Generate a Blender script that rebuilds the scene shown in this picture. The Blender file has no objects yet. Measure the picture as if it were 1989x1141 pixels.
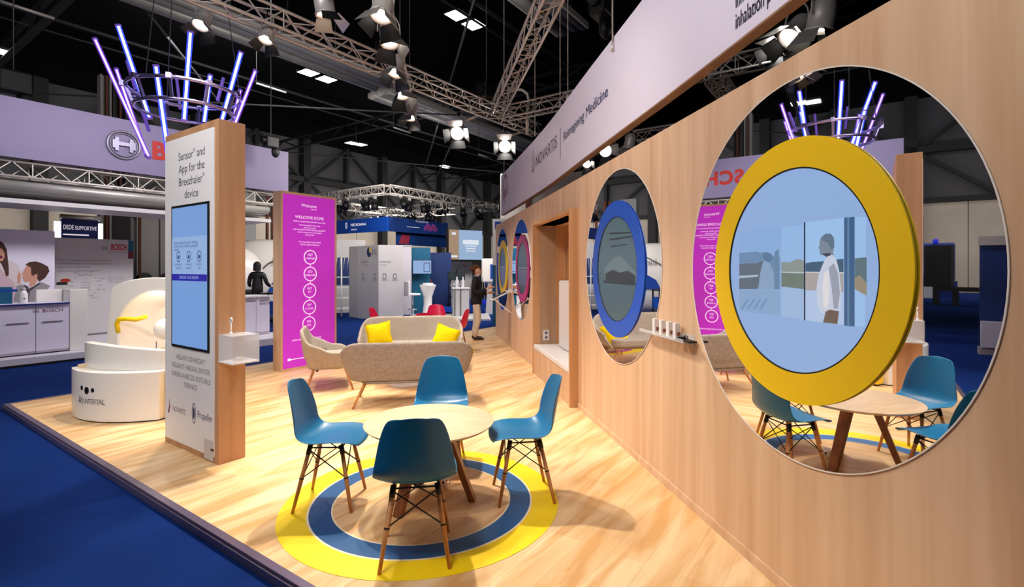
import bpy, bmesh, math, random
from math import sin, cos, pi, radians as R, hypot, atan2, sqrt
from mathutils import Vector as V, Matrix as M4, Euler

random.seed(7)
SC = bpy.context.scene
COL = SC.collection

# ------------------------------------------------------------------ camera
F, CX, HY, H = 985.0, 994.5, 521.0, 1.56          # focal length (px), optical axis x, horizon y, eye height (m)
cam = bpy.data.cameras.new('camera')
cam.sensor_width = 36.0
cam.lens = F / 1989.0 * 36.0
cam.shift_y = -(570.5 - HY) / 1989.0
cam.clip_end = 400
camo = bpy.data.objects.new('camera', cam)
camo.location = (0, 0, H)
camo.rotation_euler = (pi / 2, 0, 0)
COL.objects.link(camo)
SC.camera = camo
SC.view_settings.view_transform = 'Standard'
SC.view_settings.look = 'None'
SC.view_settings.exposure = 0.0
SC.view_settings.gamma = 1.0
SC.view_settings.use_curve_mapping = False

# ------------------------------------------------------------------ measuring helpers
HA = R(55.2)                                        # the hall grid: local x = b, local y = a
CB, SB = cos(HA), sin(HA)
def hall(b, a, z=0.0):
    return V((b * CB - a * SB, b * SB + a * CB, z))
def at(px, py, Y):
    return V(((px - CX) / F * Y, Y, H - (py - HY) / F * Y))
def onfloor(px, py, z=0.0):
    Y = F * (H - z) / (py - HY)
    return V(((px - CX) / F * Y, Y, z))
def hp(px, py, a):                                  # point of the plane a = const of the hall grid: (b, z)
    u = (px - CX) / F
    b = a * (SB + u * CB) / (CB - u * SB)
    Y = b * SB + a * CB
    return b, H - (py - HY) / F * Y
def hq(px, py, b):                                  # point of the plane b = const: (a, z)
    u = (px - CX) / F
    a = b * (CB - u * SB) / (SB + u * CB)
    Y = b * SB + a * CB
    return a, H - (py - HY) / F * Y
# timber wall: local x = s along the wall (away from camera), local y = out of the wall, z up
WB0, WB1 = 1.7505, -0.17798
WANG = atan2(1.0, WB1)
WD = V((cos(WANG), sin(WANG), 0)); WN = V((-sin(WANG), cos(WANG), 0))
W0 = V((WB0, 0, 0))
WM = M4.Translation(W0) @ M4.Rotation(WANG, 4, 'Z')
def onwall(px, py, off=0.0):
    u = (px - CX) / F
    Y = (off + WN.x * WB0) / (WN.x * u + WN.y)
    s = (V((u * Y, Y, 0)) - W0).dot(WD)
    return s, H - (py - HY) / F * Y
def wallp(s, o, z):
    return W0 + WD * s + WN * o + V((0, 0, z))

# ------------------------------------------------------------------ materials
def lin(c):
    return c / 12.92 if c <= 0.04045 else ((c + 0.055) / 1.055) ** 2.4
def rgb(r, g, b):
    return (lin(r / 255), lin(g / 255), lin(b / 255), 1.0)
MATS = {}
def mat(name, col, rough=0.5, metal=0.0, emit=None, strength=0.0, noise=0.0, nscale=8.0, bump=0.0, bscale=60.0,
        alpha=1.0, trans=0.0, spec=0.5, ior=1.45, coat=0.0, stretch=(1, 1, 1)):
    m = bpy.data.materials.new(name); m.use_nodes = True
    nt = m.node_tree; p = nt.nodes['Principled BSDF']
    p.inputs['Base Color'].default_value = col
    p.inputs['Roughness'].default_value = rough
    p.inputs['Metallic'].default_value = metal
    p.inputs['Specular IOR Level'].default_value = spec
    p.inputs['IOR'].default_value = ior
    p.inputs['Alpha'].default_value = alpha
    p.inputs['Transmission Weight'].default_value = trans
    p.inputs['Coat Weight'].default_value = coat
    if emit:
        p.inputs['Emission Color'].default_value = emit
        p.inputs['Emission Strength'].default_value = strength
    tc = nt.nodes.new('ShaderNodeTexCoord')
    mp = nt.nodes.new('ShaderNodeMapping'); mp.inputs['Scale'].default_value = stretch
    nt.links.new(tc.outputs['Object'], mp.inputs['Vector'])
    if noise > 0:
        n = nt.nodes.new('ShaderNodeTexNoise'); n.inputs['Scale'].default_value = nscale; n.inputs['Detail'].default_value = 5
        nt.links.new(mp.outputs['Vector'], n.inputs['Vector'])
        r = nt.nodes.new('ShaderNodeValToRGB')
        r.color_ramp.elements[0].position = 0.3; r.color_ramp.elements[1].position = 0.7
        r.color_ramp.elements[0].color = tuple(c * (1 - noise) for c in col[:3]) + (1,)
        r.color_ramp.elements[1].color = tuple(min(1, c * (1 + noise)) for c in col[:3]) + (1,)
        nt.links.new(n.outputs['Fac'], r.inputs['Fac']); nt.links.new(r.outputs['Color'], p.inputs['Base Color'])
    if bump > 0:
        n2 = nt.nodes.new('ShaderNodeTexNoise'); n2.inputs['Scale'].default_value = bscale
        nt.links.new(mp.outputs['Vector'], n2.inputs['Vector'])
        bp = nt.nodes.new('ShaderNodeBump'); bp.inputs['Strength'].default_value = bump; bp.inputs['Distance'].default_value = 0.01
        nt.links.new(n2.outputs['Fac'], bp.inputs['Height']); nt.links.new(bp.outputs['Normal'], p.inputs['Normal'])
    MATS[name] = m
    return m

def wood(name, c0, c1, scale=(14, 14, 0.5), rough=0.45, joint=None, jcol=None):
    """straight-grained timber: stretched noise in two colours; joint = board pitch along x"""
    m = bpy.data.materials.new(name); m.use_nodes = True
    nt = m.node_tree; p = nt.nodes['Principled BSDF']; p.inputs['Roughness'].default_value = rough
    tc = nt.nodes.new('ShaderNodeTexCoord'); mp = nt.nodes.new('ShaderNodeMapping'); mp.inputs['Scale'].default_value = scale
    nt.links.new(tc.outputs['Object'], mp.inputs['Vector'])
    n = nt.nodes.new('ShaderNodeTexNoise'); n.inputs['Scale'].default_value = 1.0; n.inputs['Detail'].default_value = 6; n.inputs['Roughness'].default_value = 0.6
    n.inputs['Distortion'].default_value = 0.4
    nt.links.new(mp.outputs['Vector'], n.inputs['Vector'])
    r = nt.nodes.new('ShaderNodeValToRGB')
    r.color_ramp.elements[0].position = 0.32; r.color_ramp.elements[1].position = 0.68
    r.color_ramp.elements[0].color = c0; r.color_ramp.elements[1].color = c1
    nt.links.new(n.outputs['Fac'], r.inputs['Fac'])
    nt.links.new(r.outputs['Color'], p.inputs['Base Color'])
    MATS[name] = m
    return m

def floor_wood(name, dark, mid, light):
    m = bpy.data.materials.new(name); m.use_nodes = True
    nt = m.node_tree; p = nt.nodes['Principled BSDF']; p.inputs['Roughness'].default_value = 0.38
    p.inputs['Specular IOR Level'].default_value = 0.35
    tc = nt.nodes.new('ShaderNodeTexCoord')
    br = nt.nodes.new('ShaderNodeTexBrick')
    br.inputs['Scale'].default_value = 1.0
    br.inputs['Brick Width'].default_value = 1.3; br.inputs['Row Height'].default_value = 0.19
    br.inputs['Mortar Size'].default_value = 0.0015; br.inputs['Mortar Smooth'].default_value = 0.5
    br.inputs['Color1'].default_value = mid; br.inputs['Color2'].default_value = light
    br.inputs['Mortar'].default_value = tuple(c * 0.75 for c in mid[:3]) + (1,)
    br.offset = 0.37
    nt.links.new(tc.outputs['Object'], br.inputs['Vector'])
    mp = nt.nodes.new('ShaderNodeMapping'); mp.inputs['Scale'].default_value = (1.3, 8, 1)
    nt.links.new(tc.outputs['Object'], mp.inputs['Vector'])
    n = nt.nodes.new('ShaderNodeTexNoise'); n.inputs['Scale'].default_value = 1.0; n.inputs['Detail'].default_value = 6
    n.inputs['Distortion'].default_value = 0.8
    nt.links.new(mp.outputs['Vector'], n.inputs['Vector'])
    r = nt.nodes.new('ShaderNodeValToRGB')
    r.color_ramp.elements[0].position = 0.36; r.color_ramp.elements[1].position = 0.62
    r.color_ramp.elements[0].color = dark; r.color_ramp.elements[1].color = (1, 1, 1, 1)
    nt.links.new(n.outputs['Fac'], r.inputs['Fac'])
    mx = nt.nodes.new('ShaderNodeMix'); mx.data_type = 'RGBA'; mx.blend_type = 'MULTIPLY'; mx.inputs[0].default_value = 1.0
    nt.links.new(br.outputs['Color'], mx.inputs[6]); nt.links.new(r.outputs['Color'], mx.inputs[7])
    nt.links.new(mx.outputs[2], p.inputs['Base Color'])
    MATS[name] = m
    return m

def emission(name, col, strength=1.0):
    m = bpy.data.materials.new(name); m.use_nodes = True
    nt = m.node_tree; p = nt.nodes['Principled BSDF']
    p.inputs['Base Color'].default_value = (0.02, 0.02, 0.02, 1); p.inputs['Roughness'].default_value = 0.25
    p.inputs['Specular IOR Level'].default_value = 0.25
    p.inputs['Emission Color'].default_value = col; p.inputs['Emission Strength'].default_value = strength
    MATS[name] = m
    return m

def glow_sleeve(name, col, strength, opacity):
    m = bpy.data.materials.new(name); m.use_nodes = True
    nt = m.node_tree; nt.nodes.clear()
    o = nt.nodes.new('ShaderNodeOutputMaterial'); mix = nt.nodes.new('ShaderNodeMixShader'); mix.inputs[0].default_value = opacity
    t = nt.nodes.new('ShaderNodeBsdfTransparent'); e = nt.nodes.new('ShaderNodeEmission')
    e.inputs['Color'].default_value = col; e.inputs['Strength'].default_value = strength
    nt.links.new(t.outputs[0], mix.inputs[1]); nt.links.new(e.outputs[0], mix.inputs[2]); nt.links.new(mix.outputs[0], o.inputs['Surface'])
    MATS[name] = m
    return m

# ------------------------------------------------------------------ mesh builder
MXZ = M4(((1, 0, 0, 0), (0, 0, 1, 0), (0, 1, 0, 0), (0, 0, 0, 1)))   # polygon (x, y) -> upright (x, z), thickness -> y
def axis_matrix(p0, p1):
    d = (V(p1) - V(p0)); q = d.normalized().to_track_quat('Z', 'Y')
    return M4.Translation(V(p0)) @ q.to_matrix().to_4x4(), d.length
class MB:
    def __init__(self): self.v = []; self.f = []; self.s = []
    def add(self, vs, fs, smooth=False, M=None):
        o = len(self.v)
        self.v += [(M @ V(p)) if M else V(p) for p in vs]
        self.f += [tuple(i + o for i in f) for f in fs]; self.s += [smooth] * len(fs)
        return self
    def box(self, x0, x1, y0, y1, z0, z1, M=None):
        return self.add([(x0, y0, z0), (x1, y0, z0), (x1, y1, z0), (x0, y1, z0), (x0, y0, z1), (x1, y0, z1), (x1, y1, z1), (x0, y1, z1)],
                 [(0, 3, 2, 1), (4, 5, 6, 7), (0, 1, 5, 4), (1, 2, 6, 5), (2, 3, 7, 6), (3, 0, 4, 7)], False, M)
    def bar(self, p0, p1, w, h=None, M=None):
        A, L = axis_matrix(p0, p1); h = h or w
        return self.box(-w / 2, w / 2, -h / 2, h / 2, 0, L, (M @ A) if M else A)
    def cyl(self, p0, p1, r0, r1=None, n=12, caps=True, M=None, smooth=True):
        A, L = axis_matrix(p0, p1); r1 = r0 if r1 is None else r1
        if M: A = M @ A
        vs = [(r0 * cos(2 * pi * i / n), r0 * sin(2 * pi * i / n), 0) for i in range(n)] + [(r1 * cos(2 * pi * i / n), r1 * sin(2 * pi * i / n), L) for i in range(n)]
        self.add(vs, [(i, (i + 1) % n, n + (i + 1) % n, n + i) for i in range(n)], smooth, A)
        if caps:
            self.add(vs[:n], [tuple(range(n))[::-1]], False, A); self.add(vs[n:], [tuple(range(n))], False, A)
        return self
    def path(self, pts, r, n=8, closed=False, M=None):
        pts = [V(p) for p in pts]; N = len(pts); rr = r if isinstance(r, (list, tuple)) else [r] * N
        vs = []; up = None
        for i, p in enumerate(pts):
            a = pts[(i - 1) % N] if (closed or i > 0) else p
            b = pts[(i + 1) % N] if (closed or i < N - 1) else p
            t = (b - a).normalized()
            if up is None:
                up = t.orthogonal().normalized()
            up = (up - t * up.dot(t)).normalized(); w = t.cross(up)
            vs += [p + (up * cos(2 * pi * k / n) + w * sin(2 * pi * k / n)) * rr[i] for k in range(n)]
        fs = []
        for i in range(N if closed else N - 1):
            j = (i + 1) % N
            fs += [(i * n + k, i * n + (k + 1) % n, j * n + (k + 1) % n, j * n + k) for k in range(n)]
        self.add(vs, fs, True, M)
        if not closed:
            self.add(vs[:n], [tuple(range(n))[::-1]], False, M); self.add(vs[-n:], [tuple(range(n))], False, M)
        return self
    def lathe(self, prof, n=32, M=None, smooth=True):
        vs = []; fs = []
        for (r, z) in prof: vs += [(r * cos(2 * pi * i / n), r * sin(2 * pi * i / n), z) for i in range(n)]
        for j in range(len(prof) - 1):
            fs += [(j * n + i, j * n + (i + 1) % n, (j + 1) * n + (i + 1) % n, (j + 1) * n + i) for i in range(n)]
        return self.add(vs, fs, smooth, M)
    def disc(self, r, z=0, n=32, M=None, rx=None):
        return self.add([(r * cos(2 * pi * i / n), (rx or r) * sin(2 * pi * i / n), z) for i in range(n)], [tuple(range(n))], False, M)
    def prism(self, poly, z0, z1, M=None, smooth=False):
        n = len(poly)
        self.add([(x, y, z0) for x, y in poly] + [(x, y, z1) for x, y in poly],
                 [tuple(range(n))[::-1], tuple(range(n, 2 * n))], False, M)
        self.add([(x, y, z0) for x, y in poly] + [(x, y, z1) for x, y in poly], [(i, (i + 1) % n, n + (i + 1) % n, n + i) for i in range(n)], smooth, M)
        return self
    def ring(self, outer, inner, z0, z1, M=None, smooth=True):
        n = len(outer)
        vs = [(x, y, z0) for x, y in outer] + [(x, y, z1) for x, y in outer] + [(x, y, z0) for x, y in inner] + [(x, y, z1) for x, y in inner]
        a, b, c, d = 0, n, 2 * n, 3 * n
        for q, sm in (((a, b), smooth), ((c, d), smooth), ((a, c), False), ((b, d), False)):
            u, w = q
            self.add([vs[u + i] for i in range(n)] + [vs[w + i] for i in range(n)], [(i, (i + 1) % n, n + (i + 1) % n, n + i) for i in range(n)], sm, M)
        return self
    def grid(self, fn, nu, nv, M=None, cu=False, smooth=True):
        vs = [fn(i / (nu if cu else nu - 1), j / (nv - 1)) for j in range(nv) for i in range(nu)]
        fs = []
        for j in range(nv - 1):
            for i in range(nu if cu else nu - 1):
                k = (i + 1) % nu
                fs.append((j * nu + i, j * nu + k, (j + 1) * nu + k, (j + 1) * nu + i))
        return self.add(vs, fs, smooth, M)
    def ball(self, c, rx, ry=None, rz=None, nu=16, nv=10, M=None):
        ry = ry or rx; rz = rz or rx
        return self.grid(lambda u, v: (c[0] + rx * cos(2 * pi * u) * sin(pi * v), c[1] + ry * sin(2 * pi * u) * sin(pi * v), c[2] - rz * cos(pi * v)), nu, nv, M, cu=True)
    def mesh(self, me, M=None, smooth=False):
        return self.add([v.co for v in me.vertices], [tuple(p.vertices) for p in me.polygons], smooth, M)
    def bmesh(self, weld=True):
        bm = bmesh.new()
        vs = [bm.verts.new(p) for p in self.v]
        for f, s in zip(self.f, self.s):
            try:
                fc = bm.faces.new([vs[i] for i in f]); fc.smooth = s
            except ValueError: pass
        if weld: bmesh.ops.remove_doubles(bm, verts=bm.verts, dist=1e-5)
        bmesh.ops.recalc_face_normals(bm, faces=bm.faces)
        return bm
    def build(self, name, m, parent=None, M=None, bevel=0.0, seg=2, weld=True):
        bm = self.bmesh(weld)
        if bevel > 0:
            es = [e for e in bm.edges if len(e.link_faces) == 2 and e.calc_face_angle(0) > 0.6]
            bmesh.ops.bevel(bm, geom=es, offset=bevel, segments=seg, profile=0.5, affect='EDGES', clamp_overlap=True)
        me = bpy.data.meshes.new(name); bm.to_mesh(me); bm.free()
        me.materials.append(MATS[m] if isinstance(m, str) else m)
        return link(name, me, parent, M)

def link(name, data, parent=None, M=None):
    o = bpy.data.objects.new(name, data); COL.objects.link(o)
    if M is not None: o.matrix_local = M
    if parent is not None: o.parent = parent
    return o
def tag(o, label=None, cat=None, group=None, kind=None):
    if label: o['label'] = label
    if cat: o['category'] = cat
    if group: o['group'] = group
    if kind: o['kind'] = kind
    return o
def thing(name, label, cat, loc=(0, 0, 0), rz=0.0, group=None, kind=None, M=None):
    o = bpy.data.objects.new(name, None); COL.objects.link(o)
    o.empty_display_size = 0.1
    if M is not None: o.matrix_world = M
    else:
        o.location = loc; o.rotation_euler = (0, 0, rz)
    return tag(o, label, cat, group, kind)
def structure(o): return tag(o, kind='structure')
def children(o): return [c for c in COL.objects if c.parent is o]
def dup(root, loc=None, rz=None, label=None, group=None, M=None):
    r = root.copy(); COL.objects.link(r)
    if M is not None: r.matrix_world = M
    else:
        r.location = loc; r.rotation_euler = (0, 0, rz or 0)
    if label: r['label'] = label
    if group: r['group'] = group
    for ch in children(root):
        c = ch.copy(); COL.objects.link(c); c.parent = r
        for g in children(ch):
            d = g.copy(); COL.objects.link(d); d.parent = c
    return r
def bake(o):
    """apply the modifiers of o to its mesh"""
    bpy.context.view_layer.update()
    dg = bpy.context.evaluated_depsgraph_get()
    me = bpy.data.meshes.new_from_object(o.evaluated_get(dg))
    old = o.data; o.modifiers.clear(); o.data = me; bpy.data.meshes.remove(old)
    return o
def textmesh(body, size, align='CENTER', space=1.0, ext=0.0, bold=0.0):
    c = bpy.data.curves.new('lettering', 'FONT'); c.body = body; c.size = size; c.align_x = align
    c.space_character = space; c.extrude = ext; c.offset = bold; c.resolution_u = 3
    o = bpy.data.objects.new('lettering', c); COL.objects.link(o)
    me = bpy.data.meshes.new_from_object(o)
    bpy.data.objects.remove(o); bpy.data.curves.remove(c)
    return me
def text_on(mb, body, size, x, z, y=0.0, align='CENTER', space=1.0, sx=1.0, face=-1, M=None, bold=0.0, fit=None):
    """lettering on an upright plane (x, z); face=-1 reads from -y, face=+1 reads from +y"""
    me = textmesh(body, size, align, space, 0.0, bold)
    if fit:
        w = max(v.co.x for v in me.vertices) - min(v.co.x for v in me.vertices); sx = fit / w
    if face < 0: T = M4.Translation((x, y, z)) @ M4.Rotation(pi / 2, 4, 'X') @ M4.Diagonal((sx, 1, 1, 1))
    else: T = M4.Translation((x, y, z)) @ M4.Rotation(pi, 4, 'Z') @ M4.Rotation(pi / 2, 4, 'X') @ M4.Diagonal((sx, 1, 1, 1))
    mb.mesh(me, (M @ T) if M else T); bpy.data.meshes.remove(me)
def ell(rx, ry, cx=0, cy=0, n=72):
    return [(cx + rx * cos(2 * pi * i / n), cy + ry * sin(2 * pi * i / n)) for i in range(n)]
def rrect(x0, x1, y0, y1, r, n=5):
    out = []
    for (cx, cy, a0) in ((x1 - r, y1 - r, 0), (x0 + r, y1 - r, pi / 2), (x0 + r, y0 + r, pi), (x1 - r, y0 + r, 1.5 * pi)):
        out += [(cx + r * cos(a0 + pi / 2 * k / n), cy + r * sin(a0 + pi / 2 * k / n)) for k in range(n + 1)]
    return out
# ------------------------------------------------------------------ colours of the things
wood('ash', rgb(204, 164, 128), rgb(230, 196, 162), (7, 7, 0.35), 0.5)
wood('edge_brown', rgb(140, 106, 84), rgb(160, 124, 100), (9, 9, 0.4), 0.6)
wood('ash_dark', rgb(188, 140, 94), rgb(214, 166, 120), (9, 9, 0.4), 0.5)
wood('totem_wood', rgb(166, 120, 84), rgb(196, 148, 108), (9, 9, 0.35), 0.5)
wood('leg_wood', rgb(178, 112, 58), rgb(212, 150, 92), (30, 30, 3), 0.45)
wood('brown_wood', rgb(112, 62, 34), rgb(150, 90, 52), (30, 30, 3), 0.4)
wood('table_ash', rgb(222, 188, 150), rgb(238, 210, 176), (3, 26, 3), 0.35)
floor_wood('oak_floor', rgb(228, 204, 172), rgb(230, 194, 146), rgb(240, 210, 166))
mat('carpet_blue', rgb(14, 42, 104), 0.95, noise=0.12, nscale=2.5, bump=0.35, bscale=260, spec=0.1)
mat('white', rgb(236, 232, 232), 0.35)
mat('white_satin', rgb(240, 236, 230), 0.25, coat=0.2)
mat('lilac_white', rgb(226, 220, 238), 0.6)
mat('grey_panel', rgb(196, 192, 194), 0.5, noise=0.02, nscale=2)
mat('booth_white', rgb(214, 208, 218), 0.45)
mat('alu', rgb(206, 198, 190), 0.4, 0.35)
mat('alu_matt', rgb(186, 180, 174), 0.5, 0.3)
mat('sheen_trim', rgb(112, 100, 124), 0.35, 0.5)  # purplish sheen of the edge put into the base colour
mat('black', rgb(16, 16, 18), 0.5)
mat('black_metal', rgb(24, 23, 24), 0.45, 0.3)
mat('steel_black', rgb(9, 9, 10), 0.8)
mat('ink', rgb(40, 36, 60), 0.6)
mat('ink_blue', rgb(26, 34, 92), 0.6)
mat('ink_grey', rgb(110, 106, 112), 0.6)
mat('ink_maroon', rgb(110, 24, 52), 0.6)
mat('ink_red', rgb(190, 28, 40), 0.6)
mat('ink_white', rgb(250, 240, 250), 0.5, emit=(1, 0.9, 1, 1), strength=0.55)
mat('yellow', rgb(250, 208, 0), 0.45)
mat('floor_yellow', rgb(250, 214, 0), 0.5)
mat('floor_blue', rgb(18, 84, 140), 0.45)
mat('floor_white', rgb(240, 226, 200), 0.5)
mat('ring_blue', rgb(22, 84, 196), 0.4)
mat('ring_magenta', rgb(164, 34, 110), 0.4)
mat('chair_blue', rgb(20, 104, 150), 0.33, spec=0.5)
mat('chair_red', rgb(214, 16, 76), 0.35)
mat('fabric_grey', rgb(142, 132, 126), 0.95, noise=0.14, nscale=30, bump=0.4, bscale=220, spec=0.15)
mat('fabric_light', rgb(178, 168, 158), 0.95, noise=0.08, nscale=30, bump=0.3, bscale=220, spec=0.15)
mat('cushion_yellow', rgb(250, 216, 20), 0.9, noise=0.06, nscale=20, bump=0.2, bscale=150, spec=0.1)
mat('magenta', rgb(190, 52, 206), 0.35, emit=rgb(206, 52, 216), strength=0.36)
mat('concrete', rgb(150, 140, 128), 0.9, noise=0.10, nscale=0.5)
mat('cladding', rgb(54, 53, 56), 0.85, noise=0.18, nscale=0.35)
mat('ceiling_black', rgb(4, 4, 5), 0.98, spec=0.1)
mat('silver_duct', rgb(176, 172, 168), 0.4, 0.4, noise=0.12, nscale=1.5)
mat('cable', rgb(70, 68, 68), 0.6)
mat('mirror', (0.93, 0.93, 0.94, 1), 0.012, 1.0)
mat('rim_white', rgb(235, 228, 220), 0.4)
mat('navy', rgb(14, 40, 116), 0.5)
mat('royal', rgb(10, 66, 160), 0.5)
mat('teal', rgb(10, 92, 128), 0.5, noise=0.1, nscale=1.5)
mat('deep_blue', rgb(16, 46, 104), 0.5, noise=0.35, nscale=1.2)
mat('marble', rgb(190, 182, 176), 0.6, noise=0.12, nscale=2.2)
mat('acrylic', rgb(240, 240, 244), 0.05, alpha=0.30, spec=0.6)
mat('acrylic_frost', rgb(240, 240, 244), 0.3, alpha=0.55)
mat('skin', rgb(214, 166, 138), 0.6)
mat('hair_brown', rgb(66, 36, 22), 0.8)
mat('hair_black', rgb(16, 13, 13), 0.7)
mat('cap_brown', rgb(96, 52, 28), 0.85)
mat('blazer', rgb(20, 20, 26), 0.8)
mat('shirt', rgb(214, 220, 236), 0.8)
mat('trousers', rgb(214, 196, 176), 0.85)
mat('shoe', rgb(46, 28, 20), 0.5)
mat('red_box', rgb(168, 44, 22), 0.6)
mat('rust', rgb(92, 48, 34), 0.8)
mat('brushed', rgb(120, 118, 118), 0.55, 0.3)
mat('chrome', rgb(205, 203, 205), 0.12, 1.0)
emission('lamp_glow', (1.0, 0.95, 0.86, 1), 14.0)
emission('lamp_glow_hot', (1.0, 0.96, 0.9, 1), 40.0)
emission('panel_glow', (1.0, 0.96, 0.9, 1), 9.0)
emission('tube_core', (0.60, 0.58, 1.0, 1), 14.0)
mat('hub_violet_lit', rgb(168, 158, 206), 0.25, 0.85)  # violet light of the tubes put into the metal colour
emission('tube_violet', (0.70, 0.48, 1.0, 1), 4.0)
mat('tube_unlit_glow', rgb(150, 120, 190), 0.4, emit=rgb(90, 60, 190), strength=0.35)  # unlit tubes and end caps, a faint violet glow put into them
glow_sleeve('sleeve_blue', (0.03, 0.06, 1.0, 1), 2.2, 0.62)
glow_sleeve('sleeve_violet', (0.26, 0.07, 0.85, 1), 0.9, 0.5)
emission('screen_blue', rgb(122, 164, 226), 0.85)
emission('screen_pale', rgb(150, 182, 230), 0.85)
emission('screen_band', rgb(32, 24, 160), 0.9)
emission('screen_ink', rgb(40, 66, 128), 0.7)
emission('lightbox_white', (1, 0.97, 0.95, 1), 2.2)

# ------------------------------------------------------------------ the hall
structure(MB().box(-60, 120, -70, 42, -0.16, -0.06).build('floor', 'carpet_blue', M=M4.Rotation(HA, 4, 'Z')))
HM = M4.Rotation(HA, 4, 'Z')
m = MB()
for i in range(60):                                            # tall cast panels with open joints
    m.box(-60 + i * 3.0 + 0.03, -60 + (i + 1) * 3.0 - 0.03, 42.0, 42.3, -0.06, 6.0)
m.box(-60, 120, 42.15, 42.4, -0.06, 6.0)
structure(m.build('wall_left', 'concrete', M=HM))
structure(MB().box(-60, 120, 42.1, 42.4, 6.0, 13.2).build('wall_left_upper', 'cladding', M=HM))
structure(MB().box(110, 110.4, -70, 42.4, -0.06, 13.2).build('wall_far', 'cladding', M=HM))
structure(MB().box(-60, 120, -70, 42.4, 13.2, 13.5).build('ceiling', 'ceiling_black', M=HM))

# steel bracing in front of the dark upper wall: one bay per structure object
for i, b in enumerate(range(-36, 108, 9)):
    m = MB()
    m.box(b - 0.35, b + 0.35, 41.2, 41.95, -0.06, 13.2)
    m.box(b + 4.35, b + 4.65, 41.4, 41.9, 6.0, 13.2)
    m.box(b, b + 9, 41.2, 41.8, 9.3, 9.75)
    m.box(b, b + 9, 41.5, 41.95, 5.95, 6.3)
    for (p, q) in (((b + 0.3, 9.5), (b + 4.5, 13.0)), ((b + 8.7, 9.5), (b + 4.5, 13.0)), ((b + 0.3, 9.4), (b + 4.5, 6.2)), ((b + 8.7, 9.4), (b + 4.5, 6.2))):
        m.bar((p[0], 41.5, p[1]), (q[0], 41.5, q[1]), 0.24)
    structure(m.build('trim_%d' % (i + 1), 'steel_black', M=HM))
# roof beams (run out from the left wall) and purlins
mat('beam_dark', rgb(20, 20, 22), 0.6, 0.2)
for i, b in enumerate((6, 24, 42, 60)):
    m = MB()
    m.box(b - 0.15, b + 0.15, -40, 42, 12.2, 12.26); m.box(b - 0.15, b + 0.15, -40, 42, 11.4, 11.46)
    for k in range(20):
        a = -38 + k * 4
        m.bar((b, a, 11.45), (b, a + 2, 12.2), 0.09); m.bar((b, a + 2, 12.2), (b, a + 4, 11.45), 0.09)
    structure(m.build('trim_%d' % (31 + i), 'beam_dark', M=HM))
for i, a in enumerate((4.0, 13.0, 29.0)):
    m = MB(); m.cyl((-30, a, 12.4), (100, a, 12.4), 0.10, n=8); m.cyl((-30, a + 0.5, 12.0), (100, a + 0.5, 12.0), 0.05, n=8)
    structure(m.build('trim_%d' % (41 + i), 'beam_dark', M=HM))

# ------------------------------------------------------------------ display platform
PB, PA = 1.44, 8.09
m = MB().box(PB + 0.045, 24.0, -14, PA - 0.045, -0.055, 0.0)
fp = structure(m.build('floor_platform', 'oak_floor', M=HM))
m = MB()
m.box(PB, PB + 0.045, -14, PA, -0.06, 0.004); m.box(PB + .045, 24.0, PA - 0.045, PA, -0.06, 0.004)
m.box(PB - 0.012, PB, -14, PA + 0.012, -0.06, -0.012)
structure(m.build('trim_51', 'sheen_trim', M=HM, bevel=0.003))
# floor rings
def floor_ring(cx, cy, rad, label, cols=('floor_yellow', 'floor_white', 'floor_blue'), group=None):
    t = thing('floor_ring_decal', label, 'floor decal', (cx, cy, 0), group=group)
    k = rad / 0.907
    for nm, mm, r1, r0, z in (('outer_band', cols[0], .907, .735, .0022), ('thin_band', cols[1], .735, .722, .0024), ('inner_band', cols[2], .722, .588, .0022)):
        MB().ring(ell(r1 * k, r1 * k, n=96), ell(r0 * k, r0 * k, n=96), 0.0004, z).build(nm, mm, t)
    MB().ring(ell(.588 * k, .588 * k, n=96), ell(.578 * k, .578 * k, n=96), 0.0004, .0024).build('thin_band', cols[1], t)
    return t
floor_ring(-0.60, 3.43, 0.907, 'yellow and blue ring on the floor under the round table with blue chairs')
floor_ring(-1.62, 9.45, 0.93, 'yellow ring on the floor under the red chairs behind the sofas', ('floor_yellow', 'floor_white', 'ring_magenta'))

# ------------------------------------------------------------------ timber wall with round mirrors
NS0, NS1, NZ = 5.80, 7.66, 2.19                                # niche opening
WT = 2.56
m = MB()
m.box(-3.5, NS0, -0.25, 0, 0, WT); m.box(NS1, 12.18, -0.25, 0, 0, WT); m.box(NS0, NS1, -0.25, 0, NZ, WT)
wall = structure(m.build('wall_right', 'ash', M=WM))
structure(MB().box(-3.5, NS0 - .05, 0.0, 0.012, 0.0, 0.055).build('baseboard_right', 'ash', M=WM, bevel=0.002))
# portal niche with bench
ND = -0.42
def wthing(name, label, cat, s=0, o=0, z=0, group=None):
    return thing(name, label, cat, group=group, M=WM @ M4.Translation((s, o, z)))
t = wthing('bench_niche', 'wooden portal niche with a white padded bench built into the timber wall', 'bench niche')
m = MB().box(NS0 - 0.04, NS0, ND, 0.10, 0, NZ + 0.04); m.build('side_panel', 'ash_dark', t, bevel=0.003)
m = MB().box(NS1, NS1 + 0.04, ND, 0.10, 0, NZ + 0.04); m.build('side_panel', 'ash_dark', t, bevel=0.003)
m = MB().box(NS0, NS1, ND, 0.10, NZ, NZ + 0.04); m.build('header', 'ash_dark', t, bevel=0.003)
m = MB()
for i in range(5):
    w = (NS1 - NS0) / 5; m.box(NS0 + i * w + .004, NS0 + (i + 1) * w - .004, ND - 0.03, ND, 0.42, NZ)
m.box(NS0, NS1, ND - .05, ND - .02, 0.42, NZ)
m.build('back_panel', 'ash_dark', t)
MB().box(NS0, NS1, 0.05, 0.08, 0, 0.40).build('bench_front', 'ash', t)
MB().box(NS0, NS1, ND, 0.09, 0.36, 0.43).build('bench_top', 'white', t, bevel=0.015)
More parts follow.
